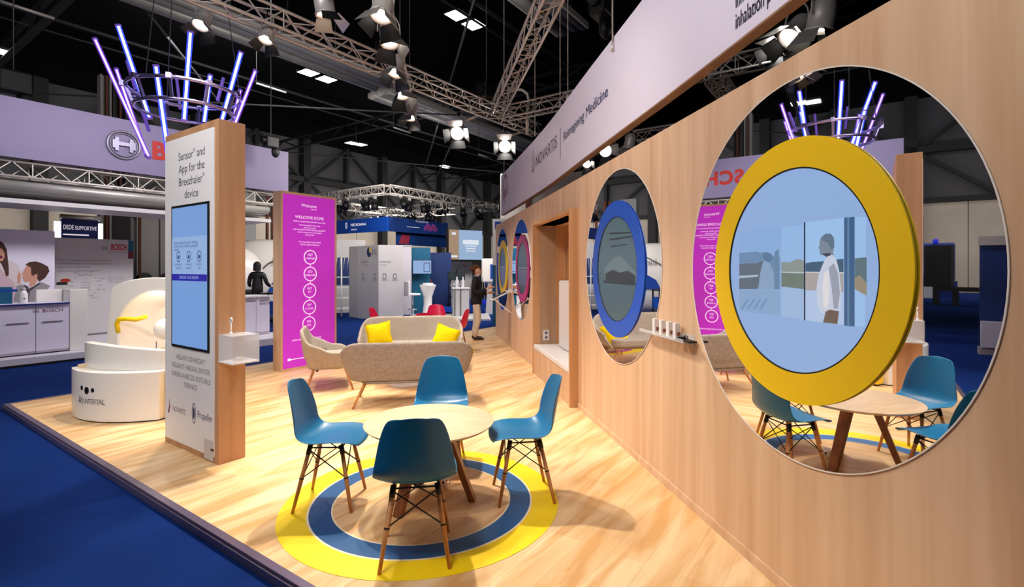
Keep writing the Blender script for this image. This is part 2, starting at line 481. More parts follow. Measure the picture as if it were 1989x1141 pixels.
t = wthing('back_cushion', 'tall white upholstered block standing on the niche bench', 'cushion', 6.58, -0.30, 0.435)
MB().box(-0.72, 0.72, -0.10, 0.10, 0, 0.95).build('pad', 'white', t, bevel=0.02)
MB().path([(-.72, .095, .02), (.72, .095, .02), (.72, .095, .93), (-.72, .095, .93)], .006, closed=True).build('piping', 'grey_panel', t)
# power outlet on the far inner side panel of the niche
t = wthing('power_outlet', 'white double power outlet on the inner side of the bench niche', 'outlet', NS1, -0.10, 0.56)
MB().box(-0.012, 0, -0.045, 0.045, -0.075, 0.075).build('plate', 'white', t, bevel=0.004)
for z in (-0.035, 0.035):
    MB().cyl((-0.014, 0, z), (-0.010, 0, z), 0.024, n=16).build('socket', 'ink_grey', t)

# round mirrors and the coloured screen rings
def mirror(sc, zc, rs, rz, label):
    t = wthing('round_mirror', label, 'mirror', sc, 0, zc)
    MB().prism(ell(rs, rz, n=128), 0.001, 0.004, MXZ).build('glass', 'mirror', t)
    MB().ring(ell(rs + .005, rz + .005, n=128), ell(rs, rz, n=128), 0.0, 0.006, MXZ).build('rim', 'rim_white', t)
    return t
mirror(2.428, 1.552, 0.893, 0.893, 'large round mirror behind the big yellow screen ring, nearest the front')
mirror(4.605, 1.575, 0.857, 0.857, 'round mirror behind the blue screen ring, beside the bench niche')
mirror(9.097, 1.530, 0.862, 0.885, 'round mirror behind the magenta screen ring, just past the bench niche')
mirror(11.187, 1.530, 0.855, 0.880, 'round mirror behind the small-looking yellow ring at the far wall end')
RO = 0.016                                                     # ring stands this far off the wall
emission('teal_screen', rgb(104, 138, 150), 0.42); emission('teal_dark', rgb(52, 70, 78), 0.4); emission('teal_pale', rgb(140, 164, 172), 0.42)
emission('dim_screen', rgb(74, 92, 110), 0.35); emission('dim_violet', rgb(120, 116, 158), 0.35)
def screen_ring(sc, zc, r1, r0, col, scr, label):
    t = wthing('screen_ring', label, 'round screen', sc, 0, zc)
    MB().ring(ell(r1, r1, n=128), ell(r0, r0, n=128), 0.0062, RO, MXZ).build('ring_frame', col, t)
    MB().ring(ell(r0 - .0002, r0 - .0002, n=96), ell(r0 - .007, r0 - .007, n=96), 0.0064, RO - .0015, MXZ).build('inner_lip', 'black', t)
    MB().prism(ell(r0 - .004, r0 - .004, n=96), 0.0062, 0.0085, MXZ).build('display', scr, t)
    MB().prism(ell(r1 * .9, r1 * .9, n=64), 0.0042, 0.0061, MXZ).build('backing', 'black', t)
    return t
s1 = screen_ring(2.432, 1.549, 0.617, 0.480, 'yellow', 'screen_pale', 'big yellow ring framing a round screen that shows a man outdoors')
s2 = screen_ring(4.622, 1.551, 0.610, 0.468, 'ring_blue', 'teal_screen', 'blue ring framing a round screen on the timber wall beside the niche')
s3 = screen_ring(8.93, 1.552, 0.59, 0.445, 'ring_magenta', 'dim_screen', 'magenta ring framing a round screen on the timber wall past the niche')
s4 = screen_ring(11.07, 1.566, 0.59, 0.43, 'yellow', 'dim_screen', 'small-looking yellow ring framing a round screen at the far wall end')
def screen_poly(t, sc, zc, pts, layer, m, name='picture_area', r=0.462):
    """a flat coloured area shown on a round display, pts in photograph pixels measured onto the display plane"""
    q = []
    for (px, py) in pts:
        s, z = onwall(px, py, 0.009)
        q.append((s - sc, z - zc))
    out = []
    for (x, z) in q:
        d = hypot(x, z)
        if d > r: x, z = x * r / d, z * r / d
        out.append((x, z))
    MB().prism(out, 0.0086 + layer * 0.0004, 0.0089 + layer * 0.0004, MXZ).build(name, m, t)
SCOL = {}
def scol(r, g, b, k=0.9):
    key = 'screen_%d_%d_%d' % (r, g, b)
    if key not in SCOL: SCOL[key] = emission(key, rgb(r, g, b), k)
    return SCOL[key]
# what the big screen shows: sea-side terrace, a ghosted picture left, a white haired man in a pale shirt right
def sp(pts, layer, c, name='picture_area'): screen_poly(s1, 2.428, 1.549, pts, layer, scol(*c), name)
sp([(1436, 450), (1516, 440), (1516, 615), (1437, 606)], 0, (140, 176, 224))
sp([(1437, 492), (1470, 489), (1500, 496), (1516, 500), (1516, 562), (1437, 562)], 1, (108, 142, 178))
sp([(1437, 514), (1452, 512), (1470, 512), (1485, 506), (1490, 530), (1470, 562), (1437, 562)], 2, (96, 110, 124))
sp([(1437, 536), (1475, 534), (1472, 538), (1437, 541)], 3, (172, 192, 210))
sp([(1482, 491), (1492, 490), (1500, 494), (1502, 505), (1494, 510), (1485, 506)], 3, (92, 124, 160))
sp([(1484, 506), (1496, 510), (1504, 530), (1506, 563), (1474, 563), (1478, 530)], 3, (138, 166, 196))
sp([(1506, 490), (1514, 484), (1514, 562), (1507, 563)], 3, (104, 136, 168))
sp([(1437, 563), (1516, 565), (1516, 612), (1437, 604)], 1, (138, 170, 206))
for k in range(4):
    sp([(1440 + k * 12, 600), (1452 + k * 12, 582), (1456 + k * 12, 582), (1444 + k * 12, 601)], 2, (112, 150, 190))
sp([(1519, 441), (1563, 437), (1563, 622), (1519, 615)], 0, (150, 188, 234))
sp([(1519, 509), (1535, 510), (1548, 504), (1556, 504), (1563, 507), (1563, 562), (1519, 557)], 1, (142, 152, 148))
sp([(1519, 530), (1563, 532), (1563, 562), (1519, 557)], 2, (112, 126, 118))
sp([(1519, 528), (1563, 529), (1563, 531), (1519, 530)], 3, (190, 204, 212))
sp([(1519, 557), (1563, 563), (1563, 622), (1519, 615)], 1, (160, 188, 224))
sp([(1566, 432), (1640, 423), (1640, 632), (1566, 623)], 0, (158, 196, 240))
sp([(1566, 512), (1580, 509), (1600, 508), (1620, 505), (1640, 503), (1640, 530), (1566, 530)], 1, (64, 96, 122))
sp([(1566, 528), (1640, 529), (1640, 567), (1566, 564)], 2, (172, 164, 164))
sp([(1566, 528), (1640, 529), (1640, 531), (1566, 530)], 3, (206, 214, 222))
sp([(1566, 565), (1640, 568), (1640, 632), (1566, 623)], 1, (178, 200, 232))
sp([(1563.4, 432), (1566, 432), (1566, 623), (1563.4, 622)], 4, (24, 30, 60), 'picture_bar')
sp([(1662, 422), (1685, 421), (1685, 637), (1662, 635)], 0, (156, 194, 238))
sp([(1662, 502), (1685, 500), (1685, 575), (1662, 562)], 1, (92, 116, 124))
sp([(1662, 540), (1672, 535), (1685, 550), (1685, 575), (1662, 562)], 2, (150, 140, 120))
sp([(1642, 423), (1662, 421), (1662, 635), (1642, 633)], 4, (58, 96, 138), 'picture_bar')
sp([(1648, 423), (1652, 422), (1652, 634), (1648, 633)], 5, (92, 130, 166), 'picture_bar')
# the man: head in profile looking left, pale shirt, brown trousers
sp([(1604, 488), (1618, 486), (1623, 500), (1608, 505)], 5, (120, 104, 108))
sp([(1597, 461), (1606, 454), (1616, 454), (1622, 462), (1623, 480), (1619, 494), (1610, 497), (1602, 494), (1597, 496), (1594, 492), (1595, 487), (1592, 482), (1594, 476), (1594, 470)], 6, (124, 138, 156))
sp([(1598, 461), (1606, 454), (1616, 454), (1622, 462), (1623, 478), (1618, 486), (1613, 478), (1608, 470), (1600, 468)], 7, (96, 118, 140))
sp([(1598, 494), (1608, 492), (1616, 492), (1615, 497), (1606, 498)], 7, (58, 64, 84))
sp([(1605, 503), (1613, 496), (1620, 495), (1627, 505), (1632, 525), (1636, 560), (1635, 600), (1632, 607), (1612, 603), (1604, 610), (1596, 608), (1590, 590), (1588, 560), (1592, 535), (1598, 520)], 6, (200, 208, 226))
sp([(1612, 520), (1622, 512), (1630, 530), (1634, 570), (1630, 600), (1622, 600), (1618, 560)], 7, (156, 160, 178))
sp([(1603, 530), (1612, 525), (1614, 570), (1610, 600), (1602, 596), (1600, 560)], 7, (226, 222, 226))
sp([(1606, 606), (1614, 602), (1632, 605), (1629, 630), (1601, 627), (1604, 616)], 7, (110, 92, 82))
# the blue ring's glass: a reflection painted as pale and dark shapes and bars
def sp2(pts, layer, m): screen_poly(s2, 4.622, 1.551, pts, layer, m, r=0.46)
sp2([(1172, 545), (1238, 553), (1238, 557), (1172, 550)], 1, 'teal_dark')
sp2([(1174, 520), (1184, 510), (1196, 500), (1206, 498), (1214, 506), (1224, 518), (1236, 530), (1236, 550), (1174, 543)], 0, 'teal_pale')
sp2([(1176, 532), (1190, 524), (1204, 530), (1220, 526), (1234, 536), (1234, 552), (1176, 545)], 1, 'teal_dark')
for y in (452, 464): sp2([(1184, y), (1228, y - 6), (1229, y - 3), (1184, y + 4)], 0, 'teal_dark')
sp2([(1186, 478), (1218, 474), (1218, 476), (1186, 481)], 0, 'teal_dark')
for t_, sc_, zc_ in ((s3, 8.93, 1.55), (s4, 11.07, 1.566)):
    MB().prism([(-.40, -.02), (.40, -.02), (.30, -.28), (-.30, -.28)], 0.0086, 0.0092, MXZ).build('picture_area', 'dim_violet', t_)
    MB().prism([(-.41, .0), (.41, .0), (.41, .02), (-.41, .02)], 0.0086, 0.0094, MXZ).build('picture_bar', 'teal_pale', t_)

# clear ledge between the two nearest mirrors with white cartons and a black tray
LZ = 1.085
t = wthing('wall_ledge', 'clear acrylic ledge on the timber wall between blue and yellow rings', 'ledge', 3.63, 0, LZ)
MB().box(-0.33, 0.33, 0.0, 0.085, -0.006, 0).build('plate', 'acrylic', t)
MB().box(-0.33, 0.33, 0.080, 0.085, 0, 0.018).build('lip', 'acrylic', t)
MB().box(-0.33, 0.33, 0.0, 0.004, -0.03, 0.04).build('back_strip', 'acrylic', t)
for i, (px, lab) in enumerate(((1272, 'white inhaler carton at the far end of the ledge, half over the mirror'), (1285, 'white inhaler carton second from the far end of the ledge'),
                               (1299, 'white inhaler carton third from the far end of the ledge'), (1312, 'white inhaler carton next to the black tray on the ledge'))):
    s, z = onwall(px, 640, 0.045)
    c = wthing('carton', lab, 'carton', s, 0.035, LZ + .0005, group='cartons on the wall ledge')
    MB().box(-0.019, 0.019, -0.015, 0.022, 0, 0.105).build('box_body', 'white', c, bevel=0.003)
    MB().box(-0.024, -0.0192, -0.012, 0.010, 0.02, 0.045).build('mouthpiece', 'brown_wood', c)
t = wthing('tray', 'small black tray with a clip at the near end of the ledge', 'tray', onwall(1332, 657, .045)[0], 0.042, LZ + .0005)
MB().box(-0.085, 0.085, -0.03, 0.03, 0, 0.012).build('tray_base', 'black', t, bevel=0.003)
MB().path([(-.02, 0, .012), (-.02, 0, .035), (0.02, 0, .035), (.02, 0, .012)], .003).build('clip', 'black_metal', t)
MB().box(0.03, .075, -.02, .02, .012, .022).build('pad', 'black_metal', t)
# wall mounted tilted tablet at the far end
t = wthing('tablet_lectern', 'white framed tablet tilted out from the far end of the timber wall', 'tablet stand', 10.15, 0.0, 1.02)
TR = M4.Translation((0, 0.22, 0.0)) @ M4.Rotation(R(-26), 4, 'X')
MB().box(-0.16, 0.16, -0.20, 0.20, -0.012, 0.012, TR).build('frame', 'white', t, bevel=0.004)
MB().box(-0.12, 0.12, -0.15, 0.15, 0.0125, 0.015, TR).build('screen', 'black', t)
for x in (-0.12, 0.12):
    MB().bar((x, 0.33, -0.07), (x, 0.0, -0.34), 0.018).build('brace', 'white', t)
MB().box(-0.15, 0.15, 0.0, 0.02, 0.05, 0.13).build('wall_plate', 'white', t)

# ------------------------------------------------------------------ long fascia sign above the timber wall
BP = [V((x, y, 0)) for x, y in ((-0.254, 11.80), (0.445, 8.09), (0.836, 5.44), (1.040, 4.07), (1.120, 3.50), (1.276, 2.31), (1.44, 0.9), (1.60, -0.8))]
def catmull(P, n=10):
    out = []
    for i in range(len(P) - 1):
        p0, p1, p2, p3 = P[max(i - 1, 0)], P[i], P[i + 1], P[min(i + 2, len(P) - 1)]
        for k in range(n):
            t = k / n
            out.append(0.5 * ((2 * p1) + (p2 - p0) * t + (2 * p0 - 5 * p1 + 4 * p2 - p3) * t * t + (3 * p1 - p0 - 3 * p2 + p3) * t ** 3))
    out.append(P[-1]); return out
BC = catmull(BP)
BL = [0.0]
for i in range(1, len(BC)): BL.append(BL[-1] + (BC[i] - BC[i - 1]).length)
def along_banner(d, off=0.0, z=0.0):
    d = max(0.0, min(d, BL[-1] - 1e-4))
    i = max(k for k in range(len(BL)) if BL[k] <= d)
    i = min(i, len(BC) - 2)
    tn = (BC[i + 1] - BC[i]).normalized()
    p = BC[i] + tn * (d - BL[i])
    nrm = V((tn.y, -tn.x, 0))
    if nrm.dot(WN) < 0: nrm = -nrm
    return p + nrm * off + V((0, 0, z))
ZB0, ZB1 = 2.78, 3.707
fas = thing('fascia_sign', 'long white fascia sign hanging above the timber wall', 'sign')
def strip(z0, z1, o0, o1):
    m = MB()
    a = [along_banner(d, o0) for d in BL]; c = [along_banner(d, o1) for d in BL]
    n = len(BL)
    vs = [p + V((0, 0, z)) for z in (z0, z1) for p in a] + [p + V((0, 0, z)) for z in (z0, z1) for p in c]
    fs = []
    for i in range(n - 1):
        fs += [(i, i + 1, n + i + 1, n + i), (2 * n + i, 3 * n + i, 3 * n + i + 1, 2 * n + i + 1), (i, 2 * n + i, 2 * n + i + 1, i + 1), (n + i, n + i + 1, 3 * n + i + 1, 3 * n + i)]
    fs += [(0, n, 3 * n, 2 * n), (n - 1, 3 * n - 1, 4 * n - 1, 2 * n - 1)]
    return m.add(vs, fs)
strip(ZB0 + .012, ZB1, 0, -0.07).build('panel', 'lilac_white', fas)
strip(ZB0, ZB0 + .0119, .001, -0.075).build('wood_edge', 'edge_brown', fas)
def banner_text(body, size, px, py, align='LEFT', space=1.0, m='ink', sx=1.0, name='lettering', end=None):
    """px, py: where the text starts on the sign (base line)"""
    best = min((abs(((along_banner(d * .02).x) / (along_banner(d * .02).y) * F + CX) - px), d * .02) for d in range(int(BL[-1] / .02)) if along_banner(d * .02).y > 0.5)
    d0 = best[1]; p = along_banner(d0); z0 = H - (py - HY) / F * p.y
    me = textmesh(body, size, align, space)
    if end:
        sx = (banner_d(end) - d0) / max(v.co.x for v in me.vertices)
    vs = [along_banner(d0 + v.co.x * sx, 0.004, z0 + v.co.y) for v in me.vertices]
    MB().add(vs, [tuple(q.vertices) for q in me.polygons]).build(name, m, fas, weld=False)
    bpy.data.meshes.remove(me)
    return d0, z0
def banner_poly(pts, m, name):
    MB().add([along_banner(d, .004, z) for d, z in pts], [tuple(range(len(pts)))]).build(name, m, fas)
def banner_d(px):
    return min((abs(((along_banner(d * .02).x) / (along_banner(d * .02).y) * F + CX) - px), d * .02) for d in range(int(BL[-1] / .02)) if along_banner(d * .02).y > 0.5)[1]
banner_text('NOVARTIS', 0.25, 1041, 325, m='ink', end=1082)
d0, z0 = banner_text('Reimagining Medicine', 0.165, 1094, 275, m='ink_blue', end=1182)
banner_poly([(d0 - .17, z0 - .20), (d0 - .15, z0 - .20), (d0 - .15, z0 + .22), (d0 - .17, z0 + .22)], 'ink', 'divider_line')
def bz(px, py): return H - (py - HY) / F * along_banner(banner_d(px)).y
dd = banner_d(1034); zz = bz(1036, 333)
banner_poly([(dd, zz), (dd + .10, zz - .02), (dd + .17, zz + .12), (dd + .12, zz + .36), (dd + .13, zz + .12), (dd + .08, zz + .05)], 'ink_grey', 'flame_emblem')
banner_poly([(dd - .04, zz + .02), (dd - .015, zz + .0), (dd + .09, zz + .40), (dd + .07, zz + .40)], 'ink_grey', 'flame_emblem')
dd = banner_d(977); zz = bz(978, 388)
for k, (h0, c) in enumerate(((.34, 'ink_maroon'), (.20, 'ink_red'), (.20, 'ink_maroon'), (.28, 'ink_red'))):
    banner_poly([(dd + k * .16, zz - .02 + k * .02), (dd + .07 + k * .16, zz - .04 + k * .02), (dd + .09 + k * .16, zz + h0), (dd + .03 + k * .16, zz + h0)], c, 'logo_mark')
m = MB(); n = 18
pts = [(dd + .32 + .22 * cos(pi * i / n), zz + .36 + .16 * sin(pi * i / n)) for i in range(n + 1)] + [(dd + .32 + .17 * cos(pi * i / n), zz + .36 + .12 * sin(pi * i / n)) for i in range(n, -1, -1)]
banner_poly(pts, 'ink_maroon', 'logo_mark')
banner_text('AIR', 0.13, 979, 398, m='ink_grey', sx=0.9)
banner_text('inhalation po', 0.125, 1430, 58, m='ink', end=1506)
banner_text('Innovative', 0.125, 1430, 17, m='ink', end=1488)
# ------------------------------------------------------------------ kiosk totem with the tall screen
def px2kiosk(px, py):                                          # front face (b = 1.965): local x, z
    a, z = hq(px, py, 1.965)
    return 5.167 - a, z
k = thing('sensor_kiosk', 'tall timber kiosk with white front, tall blue screen and sensor lettering', 'kiosk', hall(1.965, 5.167), HA - pi / 2)
KW, KD, KH = 0.975, 0.215, 2.745
MB().box(0, KW, 0, KD, 0, KH).build('body', 'totem_wood', k, bevel=0.004)
MB().prism(rrect(0.02, KW - 0.055, 0.05, KH - 0.06, 0.015), -0.006, 0.001, MXZ).build('front_panel', 'white', k)
x0, z1 = px2kiosk(336.5, 402); x1, z0 = px2kiosk(409, 686)
sc = MB().box(x0, x1, -0.016, -0.006, z0, z1).build('screen', 'black', k, bevel=0.003)
e = 0.022
MB().box(x0 + e, x1 - e, -0.0175, -0.016, z0 + e, z1 - e).build('display', 'screen_blue', sc)
def dz(py, px=372): return px2kiosk(px, py)[1]
MB().box(x0 + e, x1 - e, -0.0185, -0.0176, dz(533), dz(460)).build('picture_area', 'screen_pale', sc)
MB().box(x0 + e, x1 - e, -0.0185, -0.0176, dz(546), dz(533)).build('picture_band', 'screen_band', sc)
m = MB()
xm = (x0 + x1) / 2
for i, l in enumerate(('Select a device for your training', 'how would you like to proceed', 'please')):
    text_on(m, l, 0.040, x0 + 0.07, dz(474 + i * 6.5), -0.0188, 'LEFT', sx=0.84)
mb_ = MB(); text_on(mb_, 'EXERCISE YOUR SENSOR', 0.035, xm, dz(542), -0.0190, sx=0.9); mb_.build('band_lettering', 'screen_pale', sc, weld=False)
for i, (a_, b_) in enumerate((('RESPIRATOR', 'CAPSULE'), ('INHALER', 'SENSOR'), ('DIGITAL', 'APP'))):
    xx = x0 + 0.15 + i * (x1 - x0 - .30) / 2
    text_on(m, a_, 0.026, xx, dz(516), -0.0188); text_on(m, b_, 0.026, xx, dz(523), -0.0188)
    m.ring(rrect(xx - .035, xx + .035, dz(509), dz(488), .03), rrect(xx - .028, xx + .028, dz(509) + .007, dz(488) - .007, .024), -0.0188, -0.0178, MXZ)
    m.prism(rrect(xx - .016, xx + .016, dz(503), dz(496), .01), -0.0188, -0.0178, MXZ)
m.build('screen_lettering', 'screen_ink', sc)
for i, l in enumerate(('Sensor° and', 'App for the', 'Breezhaler°', 'device')):
    xx, z = px2kiosk(373, 307 + i * 25.5)
    m = MB(); text_on(m, l, 0.102, xx, z, -0.0065, sx=0.98); m.build('headline_lettering', 'ink', k, weld=False)
for i, l in enumerate(('HELAIO COHVEOAT', 'RELEANT HADUAL EASTER', 'SURENS ANECOL BOTUNLE', 'TRERNCE')):
    xx, z = px2kiosk(371, 703 + i * 17.5)
    m = MB(); text_on(m, l, 0.060, xx, z, -0.0065, sx=0.95); m.build('caption_lettering', 'ink_grey', k, weld=False)
m = MB()
xx, z = px2kiosk(337, 798); text_on(m, 'NOVARTIS', 0.066, xx, z, -0.0065, 'LEFT', sx=0.78)
xx, z = px2kiosk(328, 794)
m.prism([(xx, z - .03), (xx + .02, z - .035), (xx + .04, z + .02), (xx + .025, z + .10), (xx + .022, z + .03)], -0.0068, -0.006, MXZ)
m.build('logo_lettering', 'ink_maroon', k, weld=False)
m = MB()
xx, z = px2kiosk(385, 811); text_on(m, 'Propeller', 0.085, xx, z, -0.0065, 'LEFT', sx=0.80)
xx, z = px2kiosk(378, 803)
m.ring(ell(.034, .085, xx, z, 32), ell(.026, .076, xx, z, 32), -0.0068, -0.006, MXZ)
m.prism(ell(.015, .05, xx, z, 24), -0.0068, -0.006, MXZ)
m.build('partner_lettering', 'ink_blue', k, weld=False)
mat('ghost_grey', rgb(204, 196, 196), 0.4)
m = MB()
xx, z = px2kiosk(408, 872); m.prism(rrect(xx - .09, xx + .07, z - .09, z + .07, .01), -0.0066, -0.006, MXZ); m.build('small_print', 'ghost_grey', k)
MB().box(KW - .10, KW - .055, -.012, -.006, .10, .115).build('latch', 'rust', k)
# clear display box hung on the kiosk's side
t = thing('display_box', 'clear acrylic box on the right side of the timber kiosk', 'display box', hall(1.965, 4.192 - .001, 0.825), HA - pi / 2)
BX, BY, BZ = 0.224, 0.205, 0.205
m = MB(); e = 0.005
m.box(0, BX, 0, e, 0, BZ); m.box(BX - e, BX, e, BY, 0, BZ); m.box(0, BX, BY, BY + e, 0, BZ); m.box(0, e, e, BY, 0, BZ)
m.build('walls', 'acrylic', t)
MB().box(0, BX, 0, BY + e, -0.012, 0).build('base', 'white', t, bevel=0.002)
MB().box(0, BX, 0, BY + e, BZ + .0003, BZ + 0.006).build('lid', 'acrylic', t)
d = thing('inhaler', 'small white inhaler lying inside the clear box on the kiosk', 'inhaler', hall(1.965, 4.192, 0.825) + M4.Rotation(HA - pi / 2, 4, 'Z') @ V((.13, .10, 0.0)), HA)
MB().box(-.03, .03, -.012, .012, 0, .03).build('inhaler_body', 'white', d, bevel=0.005)
MB().cyl((.03, 0, .015), (.05, 0, .015), .009, n=12).build('mouthpiece', 'grey_panel', d)
d = thing('sensor_stand', 'small white ring sensor on a thin stem on top of the clear box', 'sensor', hall(1.965, 4.192, 0.825 + BZ + .006) + M4.Rotation(HA - pi / 2, 4, 'Z') @ V((.10, .05, 0)), HA - pi / 2)
MB().cyl((0, 0, 0), (0, 0, .095), .005, n=8).build('stem', 'white', d)
MB().cyl((0, 0, 0), (0, 0, .02), .011, n=12).build('foot', 'white', d)
MB().path([(.014 * cos(2 * pi * i / 20), 0, .112 + .018 * sin(2 * pi * i / 20)) for i in range(20)], .0055, closed=True).build('sensor_ring', 'white', d)
MB().cyl((0, -.002, .112), (0, .002, .112), .011, n=16).build('lens', 'black', d)

# ------------------------------------------------------------------ magenta totem
t = thing('welcome_totem', 'tall timber framed magenta panel with white lettering and five circles', 'totem', hall(4.270, 7.189), HA)
TW, TD, TH = 0.975, 0.215, 2.725
def px2t(px, py):
    b, z = hp(px, py, 7.189); return b - 4.270, z
m = MB(); f_ = 0.028
m.box(0, f_, 0, TD, 0, TH); m.box(TW - f_, TW, 0, TD, 0, TH); m.box(f_, TW - f_, 0, TD, 0, 0.03); m.box(f_, TW - f_, 0, TD, TH - 0.035, TH); m.box(f_, TW - f_, TD - .02, TD, .03, TH - .035)
m.build('timber_frame', 'ash', t)
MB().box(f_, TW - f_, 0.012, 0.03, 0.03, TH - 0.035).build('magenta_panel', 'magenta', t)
m = MB()
def tt(l, size, px, py, sx=1.0): 
    x, z = px2t(px, py); text_on(m, l, size * .72, x, z, 0.010, sx=sx)
tt('Welcome', 0.095, 601, 403); tt('novartis', 0.045, 610, 408.5)
tt('WELCOME DOMS', 0.088, 602.5, 426)
tt('RECEIVE A WARM WELCOME FROM OUR TEAM', 0.040, 602.5, 433, 0.92)
for i, l in enumerate(('breathing together, discovering', 'new ways to learn', 'ASK US ABOUT YOUR DIGITAL JOURNEY', 'and the companion for every breath', 'that you take')):
    tt(l, 0.042 if i != 2 else .045, 602.5, 439.5 + i * 4.6, 0.95)
tt('Five easy steps to get started', 0.048, 603, 472, 0.95); tt('with the digital companion', 0.046, 603, 477, 0.95)
m.build('lettering', 'ink_white', t, weld=False)
m = MB()
cz = []
for i, (px, py, w1, w2) in enumerate(((603.5, 500, 'GET', 'STARTED'), (603.5, 532.5, 'DO', 'EXERCISE'), (602.5, 565, 'GET', 'FIT'), (602, 597, 'SET', 'A GOAL'), (601, 629, 'GO', 'ON'))):
    x, z = px2t(px, py)
    r = 0.114
    m.ring(ell(r, r, x, z, 40), ell(r - .012, r - .012, x, z, 40), 0.008, 0.0115, MXZ)
    text_on(m, w1, 0.05, x, z + .02, 0.010); text_on(m, w2, 0.042, x, z - .035, 0.010)
    cz.append((x, z))
for (xa, za), (xb, zb) in zip(cz[:-1], cz[1:]):
    m.box(xa - .004, xa + .004, 0.0095, 0.0115, zb + .114, za - .114)
m.build('step_circles', 'ink_white', t, weld=False)
m = MB()
tt('LEARN ABOUT OUR NEW DEVICES', 0.05, 597, 660, .9); tt('E. DESIGN', 0.07, 605, 686)
x, z = px2t(562, 702); m.box(x, x + .62, 0.0095, 0.0115, z + .012, z + .022); m.box(x - .02, x + .03, 0.0095, .0115, z, z + .035)
m.build('footer_lettering', 'ink_white', t, weld=False)

# ------------------------------------------------------------------ shell chairs
def shell_chair_parts(root, col):
    prof = [(.235, .405), (.222, .428), (.16, .436), (.06, .428), (-.04, .420), (-.115, .424), (-.165, .450), (-.195, .500), (-.212, .565), (-.228, .640), (-.242, .710), (-.254, .770), (-.262, .800), (-.268, .812)]
    wid = [.150, .188, .214, .222, .224, .222, .219, .214, .204, .190, .172, .150, .126, .088]
    n = len(prof); rows = []
    nu = 13
    m = MB(); vs = []
    for j, ((y, z), w) in enumerate(zip(prof, wid)):
        back = max(0, min(1, (z - .43) / .14)) if y < 0 else 0
        for i in range(nu):
            u = -1 + 2 * i / (nu - 1); x = u * w
            cu = abs(u) ** 2.4
            zz = z + (0.035 * cu) * (1 - back) * (0.35 if j < 2 else 1) * (1 if y < .15 else .6)
            yy = y + 0.055 * cu * back * (1 - .5 * max(0, (z - .68) / .13)) + .02 * cu * (1 - back) * (1 if y < -.05 else 0)
            if j == 0: yy -= .018 * u * u
            if j == n - 1: zz -= .014 * u * u
            vs.append((x, yy, zz))
    fs = [(j * nu + i, j * nu + i + 1, (j + 1) * nu + i + 1, (j + 1) * nu + i) for j in range(n - 1) for i in range(nu - 1)]
    m.add(vs, fs, True)
    o = m.build('seat_shell', col, root)
    s = o.modifiers.new('s', 'SOLIDIFY'); s.thickness = .008; s.offset = 0
    b = o.modifiers.new('b', 'SUBSURF'); b.levels = 2; b.render_levels = 2
    bake(o)
    o.parent = root
    foot = {}
    for sx in (-1, 1):
        for (yt, yf) in ((.105, .185), (-.095, -.185)):
            p0 = V((sx * .115, yt, .405)); p1 = V((sx * .178, yf, 0.0))
            MB().cyl(p1, p1.lerp(p0, .45), .0095, .0135, n=12).cyl(p1.lerp(p0, .45), p0, .0135, .012, n=12).build('leg', 'leg_wood', root)
            foot[(sx, yt > 0)] = (p0, p1)
    m = MB()
    def on(k_, f): return foot[k_][0].lerp(foot[k_][1], f)
    for (ka, kb) in (((-1, True), (1, True)), ((-1, False), (1, False)), ((-1, True), (-1, False)), ((1, True), (1, False))):
        m.cyl(on(ka, .05), on(kb, .48), .0038, n=6); m.cyl(on(kb, .05), on(ka, .48), .0038, n=6)
        m.cyl(on(ka, .02), on(kb, .02), .005, n=6)
    for key in foot:
        m.cyl(on(key, -.02), on(key, .12), .0155, n=10)
        m.cyl(on(key, .47), on(key, .49), .0150, n=10)
    m.build('wire_frame', 'black_metal', root)
def P2(px, py): 
    v = onfloor(px, py); return v
blue0 = thing('shell_chair', 'blue shell chair left of the round table, turned right', 'chair', (-1.215, 3.40, 0), R(-88 + 0), 'blue shell chairs around the round table')
shell_chair_parts(blue0, 'chair_blue')
G = 'blue shell chairs around the round table'
dup(blue0, (-0.525, 2.785, 0), R(8), 'blue shell chair nearest the camera, its back turned to us')
dup(blue0, (0.075, 3.50, 0), R(98), 'blue shell chair right of the round table, turned left')
dup(blue0, (-0.575, 4.08, 0), R(184), 'blue shell chair behind the round table, its front facing us')
red0 = thing('shell_chair', 'red shell chair beside the standing person, on the right of its group', 'chair', (-1.05, 9.42, 0), R(80), 'red shell chairs behind the sofas')
shell_chair_parts(red0, 'chair_red')
dup(red0, (-2.42, 9.55, 0), R(-95), 'red shell chair at the left end of its group behind the sofa')
dup(red0, (-1.52, 10.2, 0), R(190), 'red shell chair with its bright front showing over the sofa back')
dup(red0, (-1.52, 8.75, 0), R(12), 'red shell chair with its dark back showing low over the sofa')

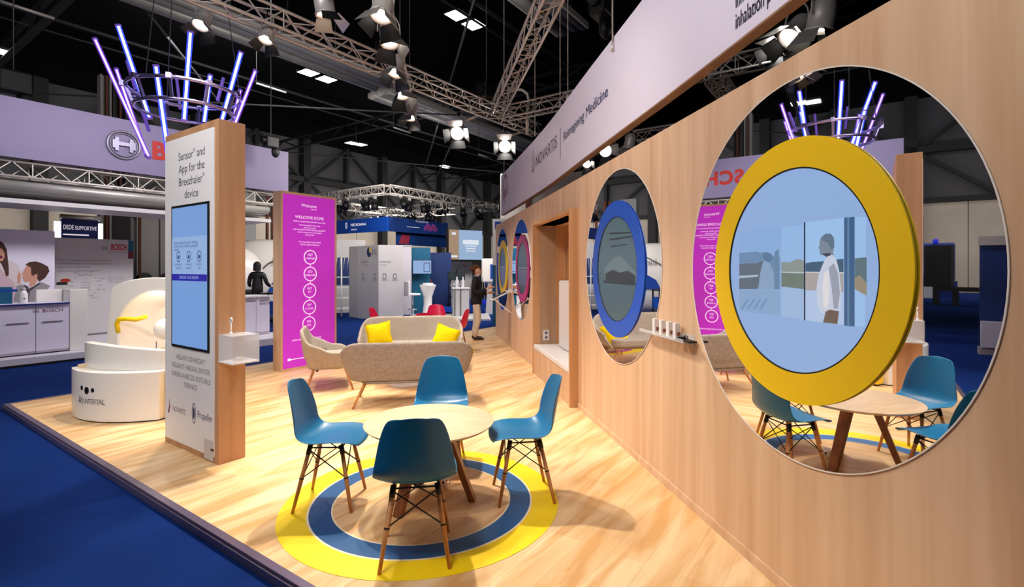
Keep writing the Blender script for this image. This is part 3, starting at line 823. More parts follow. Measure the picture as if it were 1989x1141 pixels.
# ------------------------------------------------------------------ round tables
def round_table(loc, rad, h, label, rot=0.0, top='table_ash', group=None):
    t = thing('round_table', label, 'table', loc, rot, group)
    MB().lathe([(0, h - .022), (rad - .02, h - .022), (rad, h - .004), (rad, h - .002), (rad - .003, h), (0, h)], 96).build('tabletop', top, t)
    legs = []
    for k_ in range(3):
        a = 2 * pi * k_ / 3
        p0 = V((.10 * cos(a), .10 * sin(a), h - .023)); p1 = V((.29 * cos(a), .29 * sin(a), .0))
        m = MB()
        A, L = axis_matrix(p1, p0)
        tang = V((-sin(a), cos(a), 0)) * .040; rad_ = V((cos(a), sin(a), 0)) * .026
        vs = [p1 + tang * .8 + rad_ * .8, p1 - tang * .8 + rad_ * .8, p1 - tang * .8 - rad_ * .8, p1 + tang * .8 - rad_ * .8,
              p0 + tang + rad_, p0 - tang + rad_, p0 - tang - rad_, p0 + tang - rad_]
        m.add(vs, [(0, 1, 2, 3), (4, 5, 6, 7), (0, 1, 5, 4), (1, 2, 6, 5), (2, 3, 7, 6), (3, 0, 4, 7)])
        m.build('leg', 'brown_wood', t, bevel=.004)
    MB().cyl((0, 0, h - .045), (0, 0, h - .0225), .13, n=32).build('hub_plate', 'brown_wood', t)
    return t
round_table((-0.555, 3.42, 0), 0.432, 0.53, 'round pale wooden table among the four blue chairs', R(-3))
round_table((-1.62, 9.45, 0), 0.42, 0.50, 'round wooden table among the red chairs behind the sofas', R(20))
t = thing('paper_cup', 'small black and white cup left on the floor under the round table', 'cup', (-0.50, 3.62, 0.0004))
MB().lathe([(0, .002), (.030, .002), (.036, .07), (.033, .07), (.028, .006), (0, .006)], 24).build('cup_body', 'white', t)
m = MB()
for k_ in range(5):
    a = k_ * 1.26; m.cyl((.033 * cos(a), .033 * sin(a), .04), (.0368 * cos(a), .0368 * sin(a), .04), .010, n=10)
m.build('dot_pattern', 'black', t)
MB().path([(.034, .0, .05), (.055, 0, .045), (.055, 0, .022), (.031, 0, .02)], .004).build('handle', 'white', t)

# ------------------------------------------------------------------ shell sofas
def lounge(root, w, fab, depth=.70, hb=.74, ha=.54, fab2=None, legspread=.82):
    """wrapped upholstered shell; opens towards +y, back at -y"""
    hw = w / 2
    def plan(t, sc):                                            # t -1..1 along the U; sc = size factor
        a = t * pi / 2 * 1.0
        e = 0.36
        ww = hw * sc; dd = depth * .95
        if abs(t) > .52:
            kx = math.copysign(1, t); q = (abs(t) - .52) / .48
            return kx * ww * (1 - .03 * q), -dd * .30 + q * dd * (.30 + .32)
        th = (t / .52) * pi / 2
        x = math.copysign(abs(sin(th)) ** e, th) * ww
        y = -dd * .30 - (abs(cos(th)) ** e) * dd * .32 * (1 if sc > .9 else .9)
        return x, y
    NT, NV = 49, 11
    def height(t):
        q = min(1, max(0, (abs(t) - .13) / .62)); q = q * q * (3 - 2 * q)
        return hb * (1 - q) + ha * q
    vs = []
    for j in range(NV):
        v = j / (NV - 1)
        for i in range(NT):
            t = -1 + 2 * i / (NT - 1)
            sc = .80 + .20 * (v ** .55)
            x, y = plan(t, sc)
            ht = height(t)
            low = .265 + .03 * (1 - v)
            z = low + (ht - low) * v
            endq = max(0, (abs(t) - .80) / .20)
            z = z - endq * endq * .10 * v
            y2 = y + (1 - v) * .07 * (1 if y < -.15 else .0)
            edge = max(0, abs(t) - .9) / .1
            vs.append((x, y2 - edge * edge * .10 * abs(v - .5) * 1.6, z))
    fs = [(j * NT + i, j * NT + i + 1, (j + 1) * NT + i + 1, (j + 1) * NT + i) for j in range(NV - 1) for i in range(NT - 1)]
    o = MB().add(vs, fs, True).build('shell', fab, root)
    s = o.modifiers.new('s', 'SOLIDIFY'); s.thickness = .045; s.offset = -0.2
    b = o.modifiers.new('b', 'SUBSURF'); b.levels = 1; b.render_levels = 1
    bake(o)
    # floor of the shell and seat pad
    def pad(z0, z1, inset, y0, y1, name, mm, bev):
        MB().prism(rrect(-hw * .80 + inset, hw * .80 - inset, y0, y1, min(.16, hw * .3), 8), z0, z1).build(name, mm, root, bevel=bev, seg=3)
    pad(.262, .30, .05, -depth * .46, depth * .22, 'underside', fab, .015)
    pad(.30, .43, .02, -depth * .46, depth * .34, 'seat_cushion', fab2 or fab, .035)
    for sx in (-1, 1):
        for (yt, yf) in ((depth * .20, depth * .34), (-depth * .36, -depth * .50)):
            p0 = V((sx * hw * .66, yt, .262)); p1 = V((sx * hw * legspread, yf, 0))
            MB().cyl(p1, p0, .011, .017, n=12).build('leg', 'leg_wood', root)
    MB().bar((-hw * .66, -depth * .3, .25), (hw * .66, -depth * .3, .25), .03, .012).build('cross_rail', 'black_metal', root)
SR = R(9)
t = thing('lounge_sofa', 'grey shell sofa with its back to us, behind the blue chairs', 'sofa', (-1.22, 6.02, 0), SR)
lounge(t, 1.46, 'fabric_grey')
t = thing('lounge_sofa', 'grey shell sofa facing us with two yellow cushions', 'sofa', (-1.52, 7.66, 0), SR + pi)
lounge(t, 1.56, 'fabric_light', hb=.80)
t = thing('lounge_armchair', 'light grey shell armchair beside the magenta totem, turned right', 'armchair', (-2.36, 6.75, 0), R(-72))
lounge(t, .80, 'fabric_light', depth=.68, hb=.78, ha=.50)
def cushion(loc, rot, s, label):
    t = thing('cushion', label, 'cushion', group='yellow cushions on the sofa', M=M4.Translation(loc) @ rot)
    def fn(side):
        def g(u, v):
            x = (u - .5) * 2; y = (v - .5) * 2
            pinch = 1 - .10 * (1 - abs(x * y)) * (max(abs(x), abs(y)) ** 3)
            th = .16 * ((1 - abs(x) ** 2.2) * (1 - abs(y) ** 2.2)) ** .6
            return (x * s / 2 * pinch, y * s / 2 * pinch, side * th * s * 1.3)
        return g
    m = MB(); m.grid(fn(1), 15, 15); m.grid(fn(-1), 15, 15); m.build('cover', 'cushion_yellow', t)
    m = MB()
    q = []
    for k_ in range(4):
        c = [(-1, -1), (1, -1), (1, 1), (-1, 1)]; a, b = c[k_], c[(k_ + 1) % 4]
        for i in range(8):
            f = i / 8; x, y = a[0] + (b[0] - a[0]) * f, a[1] + (b[1] - a[1]) * f
            pinch = 1 - .10 * (1 - abs(x * y)) * (max(abs(x), abs(y)) ** 3)
            q.append((x * s / 2 * pinch, y * s / 2 * pinch, 0))
    m.path(q, .005, 6, closed=True); m.build('piping', 'cushion_yellow', t)
    return t
cushion(at(736, 651, 7.62), M4.Rotation(SR, 4, 'Z') @ M4.Rotation(R(-10), 4, 'Y') @ M4.Rotation(R(72), 4, 'X'), .37, 'yellow cushion leaning at the left end of the sofa facing us')
cushion(at(866, 657, 7.75), M4.Rotation(SR, 4, 'Z') @ M4.Rotation(R(20), 4, 'Y') @ M4.Rotation(R(70), 4, 'X'), .37, 'yellow cushion slumped at the right end of the sofa facing us')
# low white table between the sofas
t = thing('coffee_table', 'low round white coffee table between the two grey sofas', 'coffee table', (-1.42, 6.80, 0))
MB().lathe([(0, .36), (.36, .36), (.38, .372), (.38, .378), (.37, .385), (0, .385)], 64).build('tabletop', 'white', t)
MB().lathe([(0, 0), (.20, 0), (.205, .008), (.19, .016), (.03, .03), (.022, .06), (.022, .33), (.06, .3599), (0, .3599)], 40).build('pedestal', 'white', t)

# ------------------------------------------------------------------ white koala pod
p1, p3 = V((-4.683, 5.392, 0)), V((-3.60, 5.175, 0))
pang = atan2((p3 - p1).y, (p3 - p1).x); pl = (p3 - p1).length
pod = thing('demo_pod', 'white curved demo pod with three black dots and a lit hood', 'exhibition pod', p1, pang)
sag = 0.185; rad = (pl * pl / 4 + sag * sag) / (2 * sag)
def arc(off=0.0, x0=0.0, x1=None, n=28):
    """front arc of the pod, off = metres further back; local x along the chord, y away from us"""
    x1 = pl if x1 is None else x1
    cy = rad - sag
    return [(x0 + (x1 - x0) * i / n, off + cy - sqrt(max(0, rad * rad - (x0 + (x1 - x0) * i / n - pl / 2) ** 2))) for i in range(n + 1)]
A0 = arc(); 
MB().prism(A0 + [(pl, .34), (0.0, .34)], 0.012, 0.505, smooth=False).build('base_tier', 'white_satin', pod, bevel=.006)
MB().prism(arc(.012, .01, pl - .01) + [(pl - .02, .32), (0.02, .32)], 0.0, 0.013).build('plinth', 'black', pod)
# upper tier: curved backrest whose top falls to the right
A1 = arc(.13, .055, pl - .0)
A2 = [(x, y + .09) for x, y in A1]
n = len(A1); m = MB(); vs = []
def tz(i):
    f = i / (n - 1); return .765 - .11 * max(0, f - .30) ** 1.3 - .015 * (f < .02)
for L_ in (A1, A2):
    vs += [(x, y, .5052) for x, y in L_]; vs += [(x, y, tz(i)) for i, (x, y) in enumerate(L_)]
for i in range(n - 1):
    m.add([], [])
fs = []
for i in range(n - 1):
    fs += [(i, i + 1, n + i + 1, n + i), (2 * n + i, 3 * n + i, 3 * n + i + 1, 2 * n + i + 1), (n + i, n + i + 1, 3 * n + i + 1, 3 * n + i), (i, 2 * n + i, 2 * n + i + 1, i + 1)]
fs += [(0, n, 3 * n, 2 * n), (n - 1, 3 * n - 1, 4 * n - 1, 2 * n - 1)]
m.add(vs, fs, False).build('backrest', 'white_satin', pod, bevel=.004)
mat('seat_peach', rgb(240, 212, 176), 0.6)
MB().prism(arc(.06, .03, .16, 8) + [(.16, .13), (.03, .13)], .5052, .53).build('seat_edge', 'seat_peach', pod)
# yellow side block to the right
MB().box(pl + .004, pl + .16, .06, .34, .02, .50).build('yellow_block', 'yellow', pod, bevel=.01)
MB().box(pl + .01, pl + .155, .07, .34, .0, .02).build('plinth', 'black', pod)
# the dots and lettering on the curved front
def onarc(x, z, r):
    cy = rad - sag; y = cy - sqrt(rad * rad - (x - pl / 2) ** 2)
    nx, ny = (x - pl / 2) / rad, (y - cy) / rad
    return M4.Translation((x, y, z)) @ M4.Rotation(atan2(ny, nx) + pi / 2, 4, 'Z')
m = MB()
for fx, z, r, q in ((.335, .338, .018, 1.35), (.415, .318, .032, 1.15), (.500, .326, .020, 1.15)):
    m.prism(ell(r, r * q, n=24), -0.003, 0.001, onarc(fx, z, r) @ MXZ)
m.build('dot_face', 'black', pod)
m = MB()
for i, ch in enumerate('JUNTERTAL'):
    me = textmesh(ch, .075); m.mesh(me, onarc(.345 + i * .036, .185, 0) @ M4.Translation((0, -.002, 0)) @ M4.Rotation(pi / 2, 4, 'X')); bpy.data.meshes.remove(me)
m.prism([(-.03, 0), (-.015, -.005), (.0, .03), (-.008, .075), (-.014, .03)], -.003, 0, onarc(.305, .19, 0) @ MXZ)
m.prism([(.0, 0), (.01, -.005), (.02, .03), (.012, .065), (.008, .03)], -.003, 0, onarc(.31, .19, 0) @ MXZ)
m.build('lettering', 'ink_grey', pod)
# hood: tapered front with a big arched opening, hollow inside
HMx = M4.Translation((.42, .62, 0)) @ M4.Rotation(R(4), 4, 'Z') @ M4.Diagonal((.86, 1, 1, 1))
HY0, HDp = 0.0, 0.62
def hood_outline(k=1.0):
    """closed outline by angle about (0, .80): tapered sides, domed top"""
    pts = []
    N = 64
    for i in range(N):
        a = 2 * pi * i / N - pi / 2
        dx, dz_ = cos(a), sin(a)
        best = None
        # sides x = +-(.86 - .13 z); bottom z = 0; top: ellipse centre (0, 1.2) rx .85 rz .25
        t = 0.0
        lo, hi = 0.0, 3.0
        for _ in range(40):
            mid = (lo + hi) / 2; x, z = dx * mid, .80 + dz_ * mid
            top = 1.24 + .21 * sqrt(max(0, 1 - (x / .78) ** 2)) if abs(x) < .78 else 1.24
            inside = z >= 0 and abs(x) <= (.86 - .13 * z) and z <= top
            if inside: lo = mid
            else: hi = mid
        pts.append((dx * lo * k, .80 + (dz_ * lo) * k))
    return pts
OUT = hood_outline()
def opening(k=1.0):
    pts = []
    N = 64
    for i in range(N):
        a = 2 * pi * i / N - pi / 2
        x, z = .60 * cos(a), .46 * sin(a)
        if z < 0: x, z = .60 * math.copysign(abs(cos(a)) ** .6, cos(a)), -.42 * abs(sin(a)) ** .6
        pts.append((x * k + .02, .83 + z * k))
    return pts
OP = opening(); OB = opening(.80)
m = MB(); N = 64
def P3(L_, y): return [(x, y, z) for x, z in L_]
def loft(a, b, sm=True): m.add(a + b, [(i, (i + 1) % N, N + (i + 1) % N, N + i) for i in range(N)], sm)
OUTb = [(x * .94, z * .985) for x, z in OUT]; OUTr = [(x * .985, .8 + (z - .8) * .985) for x, z in OUT]
OPf = opening(1.03)
loft(P3(OPf, .0), P3(OUTr, 0.0), False); loft(P3(OUTr, 0), P3(OUT, .02)); loft(P3(OUT, .02), P3(OUTb, HDp)); loft(P3(OPf, 0), P3(OP, .02))
m.add(P3(OUTb, HDp), [tuple(range(N))])
m.build('hood_shell', 'white_satin', pod, M=HMx)
m = MB(); mat('hood_inside', rgb(250, 240, 226), 0.5)
loft(P3(OP, .02), P3(OB, .40)); m.add(P3(OB, .40), [tuple(range(N))]); m.build('hood_recess', 'hood_inside', pod, M=HMx)
m = MB()
m.path([(x, .015, z) for x, z in opening(1.05)[18:47]], .018, 8); m.build('arch_lip', 'white_satin', pod, M=HMx)
m = MB()
for r_ in range(6):
    for c_ in range(6):
        if c_ < 2 and r_ > 1: continue
        x, z = -.12 + c_ * .085 - .01 * r_, 1.10 - r_ * .085
        m.ring(rrect(x - .018, x + .018, z - .026, z + .026, .004, 2), rrect(x - .009, x + .009, z - .015, z + .015, .003, 2), .393, .399, MXZ)
m.build('symbol_grid', 'ink_grey', pod, M=HMx)
MB().path([(-.60, .02, .80), (-.59, -.01, .90), (-.55, -.02, .955), (-.44, -.02, .965), (-.30, -.01, .955), (-.20, .05, .99)], .026, 10).build('yellow_handle', 'yellow', pod, M=HMx)
MB().ball((-.02, .16, .83), .16, .12, .13).build('white_bulge', 'white_satin', pod, M=HMx)
MB().box(-.02, .50, .08, .38, .50, .62).build('inner_shelf', 'seat_peach', pod, M=HMx, bevel=.01)
MB().box(-.006, .006, -.004, .0, .35, .70).build('door_gap', 'ink_grey', pod, M=HMx)
PODM = M4.Translation(p1) @ M4.Rotation(pang, 4, 'Z') @ HMx

# ------------------------------------------------------------------ starburst of light tubes
star = thing('starburst_light', 'hanging starburst of blue and violet light tubes above the kiosk', 'light sculpture', (-4.04, 6.28, 3.60))
SI = M4.Translation((3.85, -5.98, -3.5))
def tube(pa, pb, ya, yb, kind):
    a = SI @ at(pa[0], pa[1], ya + .3); b = SI @ at(pb[0], pb[1], yb + .3)
    r = .013
    if kind == 'off':
        o = MB().bar(a, b, .03, .03).build('light_tube', 'tube_unlit_glow', star); return
    core, slv, rs = ('tube_core', 'sleeve_blue', .030) if kind == 'blue' else ('tube_violet', 'sleeve_violet', .026)
    o = MB().cyl(a, b, r if kind == 'blue' else .011, n=10).build('light_tube', core, star)
    MB().cyl(a, b, rs, n=14, caps=False).build('tube_sleeve', slv, o)
    d = (b - a).normalized()
    for q in (a, b): MB().cyl(q - d * .012, q + d * .012, rs + .003, n=12).build('end_cap', 'tube_unlit_glow', o)
tube((175, 70), (286, 312), 5.70, 5.85, 'violet')
tube((219, 132), (281, 308), 6.15, 6.05, 'violet')
tube((222, 42), (287, 232), 5.55, 5.85, 'blue')
tube((299, 124), (328, 330), 5.25, 5.55, 'blue')
tube((370, 55), (357, 235), 5.35, 5.60, 'blue')
tube((410, 145), (397, 245), 6.35, 6.2, 'blue')
tube((473, 97), (430, 250), 5.75, 5.85, 'blue')
tube((502, 135), (458, 250), 6.05, 5.95, 'violet')
tube((471, 175), (454, 246), 6.25, 6.1, 'violet')
tube((341, 145), (349, 212), 6.6, 6.4, 'off')
tube((437, 150), (425, 196), 6.5, 6.35, 'off')
tube((241, 115), (258, 172), 6.4, 6.3, 'off')
tube((270, 212), (286, 258), 6.3, 6.2, 'off')
tube((313, 220), (328, 320), 6.1, 5.9, 'off')
m = MB()
for rr_, z, n_ in ((.60, .12, 40), (.52, -.10, 40)):
    m.path([(rr_ * cos(2 * pi * i / n_), rr_ * sin(2 * pi * i / n_), z) for i in range(n_)], .022, 8, closed=True)
m.build('hub_ring', 'hub_violet_lit', star)
for i in range(10):
    a = 2 * pi * i / 10
    m = MB(); m.bar((.60 * cos(a), .60 * sin(a), .12), (.52 * cos(a), .52 * sin(a), -.10), .03)
    m.box(-.035, .035, -.025, .025, -.03, .03, M4.Translation((.62 * cos(a), .62 * sin(a), .12)) @ M4.Rotation(a, 4, 'Z')); m.build('clamp_block', 'hub_violet_lit', star)
m = MB()
for a in (0.4, 2.5, 4.6): m.cyl((.60 * cos(a), .60 * sin(a), .12), (.1 * cos(a), .1 * sin(a), 4.0), .006, n=6)
m.cyl((0, 0, 3.9), (0, 0, 9.5), .008, n=6)
m.build('suspension_cable', 'cable', star)
GZ = -0.06                                                      # carpet level
# ================================================================== left booth (parallel to the hall grid)
def hthing(name, label, cat, b, a, z=0.0, group=None, rz=0.0):
    return thing(name, label, cat, hall(b, a, z), HA + rz, group)
b1 = hp(140, 600, 11.5)[0]
t = hthing('booth_plinth', 'low white plinth carrying the left booth at the left edge', 'plinth', 0, 0)
MB().box(1.9, 5.2, 11.30, 15.2, GZ, .09).build('deck', 'booth_white', t, bevel=.01)
MB().box(1.9, 5.2, 11.285, 11.30, GZ, -.02).build('edge', 'black', t)
bA = hp(0, 600, 11.55)[0]; bB = hp(69.5, 600, 11.55)[0]; bC = hp(134.5, 600, 11.55)[0]
zt = hp(60, 590, 11.55)[1]; zb = hp(60, 690, 11.55)[1]
wcab = bC - bB
def cabinet(b, w, label):
    t = hthing('counter_cabinet', label, 'cabinet', b, 11.55, 0, 'cabinets of the left booth')
    MB().box(0.006, w - .006, 0.02, .55, .11, zt - .03).build('carcass', 'booth_white', t)
    d = MB().box(0.004, w - .004, 0, .02, .15, zt - .03).build('door', 'lilac_white', t, bevel=.003)
    zz = (zt + .1) / 2 + .10
    MB().box(w * .18, w * .80, -.012, 0, zz, zz + .014).build('handle', 'brushed', d)
    MB().box(0.0, w, 0.05, .5, .09, .1099).build('kick_plate', 'black', t)
    return t
cabinet(bB, wcab, 'white cabinet with thin handle and red lettering under the left booth counter')
cabinet(bB - wcab, wcab, 'white cabinet with thin handle at the left picture edge, beside the lettered one')
cc = hthing('countertop', 'thin dark edged white countertop over the left booth cabinets', 'countertop', bB - wcab, 11.52)
MB().box(0, 2 * wcab, 0, .6, zt - .03, zt).build('top_board', 'lilac_white', cc, bevel=.003)
MB().box(0, 2 * wcab, -.006, 0, zt - .03, zt - .002).build('dark_edge', 'navy', cc)
sg = hthing('door_lettering', 'small red lettering on the cabinet door of the left booth', 'lettering', bC - .38, 11.549, zt - .16)
m = MB(); text_on(m, 'BOSCH', .085, .16, 0, -.002); text_on(m, 'VIS', .07, -.06, 0, -.002); m.build('letters', 'ink_maroon', sg)
# tall white end block of the counter
e0 = hp(97, 600, 11.9)[0]; e1 = hp(155, 600, 11.55)[0]
t = hthing('counter_block', 'tall white end block of the left booth counter', 'counter', bC + .01, 11.56)
MB().box(0, max(.25, e1 - bC), 0, .9, .09, hp(140, 563, 11.55)[1]).build('block', 'white_satin', t, bevel=.008)
q0 = hp(64, 600, 12.15)[0]
t = hthing('counter_screen', 'low white upstand box standing on the left booth counter', 'counter box', q0, 11.95, zt + .0)
MB().box(0, bC - q0, 0, .14, 0.0, hp(80, 563, 11.95)[1] - zt).build('box_body', 'white_satin', t, bevel=.005)
t = hthing('brochure_box', 'teal blue brochure box on the counter at the left picture edge', 'box', hp(-8, 580, 11.8)[0], 11.75, zt + .0005)
MB().box(0, hp(23, 580, 11.75)[0] - hp(-8, 580, 11.75)[0], 0, .18, 0, .28).build('box_body', 'teal', t, bevel=.004)
MB().box(.0, .25, -.002, 0, .20, .24).build('lid_band', 'royal', t)
t = hthing('bottle', 'small white bottle on the counter in front of the boy picture', 'bottle', hp(43, 580, 11.8)[0], 11.72, zt + .0005)
MB().lathe([(0, 0), (.055, 0), (.058, .02), (.058, .15), (.045, .19), (.03, .20), (.03, .225), (0, .225)], 24).build('bottle_body', 'white', t)
MB().lathe([(0, .2255), (.032, .2255), (.032, .26), (0, .26)], 20).build('cap', 'grey_panel', t)
MB().cyl((0, -.0585, .08), (0, -.0600, .08), .012, n=10).build('label_mark', 'ink', t)
# picture wall (printed picture of a woman and a boy), information wall
A1_ = 13.3
w0 = hp(-40, 500, A1_)[0]; w1 = hp(106.5, 500, A1_)[0]; wz = hp(50, 447, A1_)[1]
pw = hthing('picture_wall', 'pale lilac booth wall printed with a woman hugging a boy', 'wall panel', w0, A1_)
MB().box(0, w1 - w0, 0, .09, .0905, wz).build('panel', 'lilac_white', pw, bevel=.004)
mat('p_skin', rgb(206, 150, 126), 0.6); mat('p_hair', rgb(70, 38, 30), 0.6); mat('p_pink', rgb(206, 176, 188), 0.6); mat('p_jacket', rgb(150, 146, 150), 0.6); mat('p_line', rgb(70, 66, 70), 0.6); mat('p_cream', rgb(216, 204, 206), 0.6)
def pp(pts, m, lay):
    MB().prism([(hp(px, py, A1_)[0] - w0, hp(px, py, A1_)[1]) for px, py in pts], -.0015 - lay * .0006, -.0009 - lay * .0006, MXZ).build('print_area', m, pw)
pp([(-4, 506), (20, 506), (34, 514), (42, 530), (42, 565), (36, 598), (-4, 598)], 'p_cream', 0)
pp([(-4, 515), (6, 528), (18, 540), (26, 548), (30, 556), (28, 598), (-4, 598)], 'p_pink', 1)
pp([(-4, 466), (6, 472), (13, 484), (15, 502), (17, 520), (17, 535), (12, 538), (8, 525), (2, 512), (-4, 510)], 'p_hair', 2)
pp([(-4, 480), (4, 484), (9, 492), (9, 500), (5, 507), (-4, 509)], 'p_skin', 3)
pp([(0, 496), (6, 499), (3, 503), (-2, 502)], 'ink_maroon', 4)
pp([(52, 514), (49, 521), (44, 529), (42, 533), (45, 535), (43, 539), (45, 542), (45, 546), (50, 549), (57, 547), (57, 559), (68, 553), (74, 543), (76, 532), (66, 514)], 'p_skin', 2)
pp([(33, 538), (37, 527), (41, 535), (39, 550), (34, 553)], 'p_skin', 2)
pp([(49, 514), (58, 509), (70, 508), (82, 512), (93, 518), (96, 527), (88, 540), (76, 548), (72, 541), (73, 532), (68, 537), (61, 535), (60, 520)], 'p_hair', 3)
pp([(66, 534), (70, 533), (73, 536), (71, 541), (66, 540)], 'p_skin', 4)
pp([(40, 553), (32, 556), (26, 590), (28, 600), (80, 600), (84, 570), (98, 556), (80, 548), (66, 556), (57, 560), (50, 555)], 'p_jacket', 1)
pp([(56, 562), (76, 549), (79, 551), (58, 566), (54, 600), (51, 600)], 'p_line', 2)
pp([(45, 553), (54, 556), (56, 562), (54, 574), (50, 560)], 'p_line', 2)
A2_ = 13.9
i0 = hp(107, 500, A2_)[0]; i1 = hp(259, 500, A2_)[0]; iz = hp(180, 464, A2_)[1]
iw = hthing('info_wall', 'pale grey booth wall with red brand lettering and a ring of small words', 'wall panel', i0, A2_)
MB().box(0, i1 - i0, 0, .09, .0905, iz).build('panel', 'grey_panel', iw, bevel=.004)
MB().box(0, i1 - i0, -.012, -.0005, hp(180, 652, A2_)[1], hp(180, 648, A2_)[1]).build('ledge_line', 'brushed', iw)
def ip(px, py): 
    b, z = hp(px, py, A2_); return b - i0, z
m = MB(); x, z = ip(231, 486); text_on(m, 'BOSCH', .19, x, z, -.002, bold=.006, fit=ip(246, 486)[0] - ip(216, 486)[0]); x, z = ip(231, 491); text_on(m, 'Invented for breath and life', .035, x, z, -.002); m.build('red_lettering', 'ink_red', iw, weld=False)
m = MB(); x, z = ip(203, 486); text_on(m, 'Web', .15, x, z, -.002, fit=ip(210, 486)[0] - ip(198, 486)[0])
for i, l in enumerate(('There is innovation, devoted to pulmonary', 'health which means connected care and better', 'Sensors for life')):
    x, z = ip(112, 507 + i * 7); text_on(m, l, .062, x, z, -.002, 'LEFT', fit=ip((217, 216, 174)[i], 507)[0] - ip(112, 507)[0])
x, z = ip(194, 527); m.box(ip(110, 527)[0], x, -.003, -.001, z, z + .008)
for k_ in range(16):
    a = 2 * pi * k_ / 16; x, z = ip(166, 556)
    text_on(m, ('care', 'lung', 'air', 'data')[k_ % 4], .045, x + .25 * cos(a), z + .24 * sin(a), -.002)
    if k_ % 2: text_on(m, ('home', 'app')[k_ // 2 % 2], .040, x + .34 * cos(a + .1), z + .31 * sin(a + .1), -.002)
for i in range(4):
    x, z = ip(166, 550 + i * 5); text_on(m, 'monitoring', .036, x, z, -.002)
for i in range(3):
    x, z = ip(226, 541 + i * 4); text_on(m, 'measure every breath', .034, x, z, -.002)
m.build('small_lettering', 'ink_grey', iw, weld=False)
m = MB()
x, z = ip(124, 550); m.box(x - .12, x + .06, -.006, -.001, z - .04, z + .02); m.build('device_picture', 'black', iw)
x, z = ip(127, 545); MB().prism(ell(.085, .04, x, z, 20), -.005, -.001, MXZ).build('red_mark', 'red_box', iw)
x, z = ip(254, 486); MB().box(x - .05, x + .05, -.004, -.001, z - .20, z + .22).build('badge', 'teal', iw); MB().box(x - .05, x + .05, -.006, -.0045, z - .20, z - .03).build('badge', 'ink_maroon', iw)
# blue light box sign behind
A3_ = 14.8
t = hthing('light_box_sign', 'dark blue light box sign with glowing sides above the information wall', 'sign', hp(106, 440, A3_)[0], A3_)
L0 = hp(106, 440, A3_)[0]
def lx(px): return hp(px, 440, A3_)[0] - L0
z0_, z1_ = hp(150, 468, A3_)[1], hp(150, 427, A3_)[1]
MB().box(lx(119), lx(190), -.02, .1, z0_ - .9, z1_).build('sign_face', 'navy', t)
MB().cyl((lx(117), .03, z1_ + .05), (lx(195), .03, z1_ + .05), .06, n=12).build('top_roll', 'alu', t)
MB().box(lx(107), lx(118), 0, .1, z0_ - .9, z1_ - .06).build('glowing_side', 'lightbox_white', t); MB().box(lx(193), lx(200), 0, .1, z0_ - .9, z1_ - .06).build('glowing_side', 'lightbox_white', t)
m = MB(); text_on(m, 'DEDE', .15, lx(122), z0_ + .25, -.023, 'LEFT', fit=lx(142) - lx(122)); text_on(m, 'SUPPORTIVE', .13, lx(145), z0_ + .25, -.023, 'LEFT', fit=lx(187) - lx(145)); m.box(lx(122), lx(172), -.023, -.021, z0_ + .12, z0_ + .15); m.build('lettering', 'ink_white', t, weld=False)
m = MB()
for px in (110, 197): m.box(lx(px) - .03, lx(px) + .03, .02, .08, .0905, z0_ - .9)
m.build('posts', 'alu_matt', t)
# grey technical cabinet with double door, rust pillars, red box on the hall wall
A4_ = 18.0
g0 = hp(254, 500, A4_)[0]; g1 = hp(345, 500, A4_)[0]; gz_ = hp(290, 392, A4_)[1]
t = hthing('equipment_room', 'dark grey equipment room with two locked doors behind the white pod', 'technical room', g0, A4_)
mat('dark_grey', rgb(134, 130, 128), 0.7, noise=.08, nscale=1)
MB().box(0, g1 - g0, 0, 1.5, GZ, gz_).build('housing', 'dark_grey', t)
for k_ in range(2):
    w = (g1 - g0) / 2
    d = MB().box(k_ * w + .12, (k_ + 1) * w - .12, -.06, -.001, GZ + .1, gz_ - .35).build('door', 'dark_grey', t, bevel=.02)
    MB().cyl((k_ * w + w / 2, -.12, 1.2), (k_ * w + w / 2, -.061, 1.2), .22, n=24).build('lock_wheel', 'black', d)
    MB().ball((k_ * w + w / 2, -.14, .82), .10).build('knob', 'chrome', d)
t = hthing('wall_box', 'small red alarm box with dark plate beside the dark equipment doors', 'alarm box', hp(251, 420, A4_)[0], A4_ - .3, hp(258, 418, A4_ - .3)[1])
MB().box(0, .42, 0, .2, 0, .42).build('box_body', 'red_box', t, bevel=.02); MB().box(.08, .34, -.01, 0, .16, .28).build('plate', 'rust', t)
MB().cyl((.2, .1, GZ - hp(258, 418, A4_ - .3)[1]), (.2, .1, 0), .04, n=8).build('post', 'rust', t)
for i, (px, w, mm, lab) in enumerate(((221, .5, 'rust', 'rust brown steel pillar left of the red alarm box'), (233, .45, 'black_metal', 'black steel pillar between the rust pillar and the red alarm box'), (206, .35, 'dark_grey', 'grey steel pillar behind the glowing blue sign'))):
    t = hthing('steel_pillar', lab, 'pillar', hp(px, 420, 24)[0], 24)
    MB().box(-w / 2, -w / 2 + .06, 0, w, GZ, 9).box(w / 2 - .06, w / 2, 0, w, GZ, 9).box(-w / 2 + .06, w / 2 - .06, w / 2 - .03, w / 2 + .03, GZ, 9).build('i_section', mm, t)
    MB().box(-w * .7, w * .7, -.1, w + .1, GZ, GZ + .04).build('base_plate', mm, t)

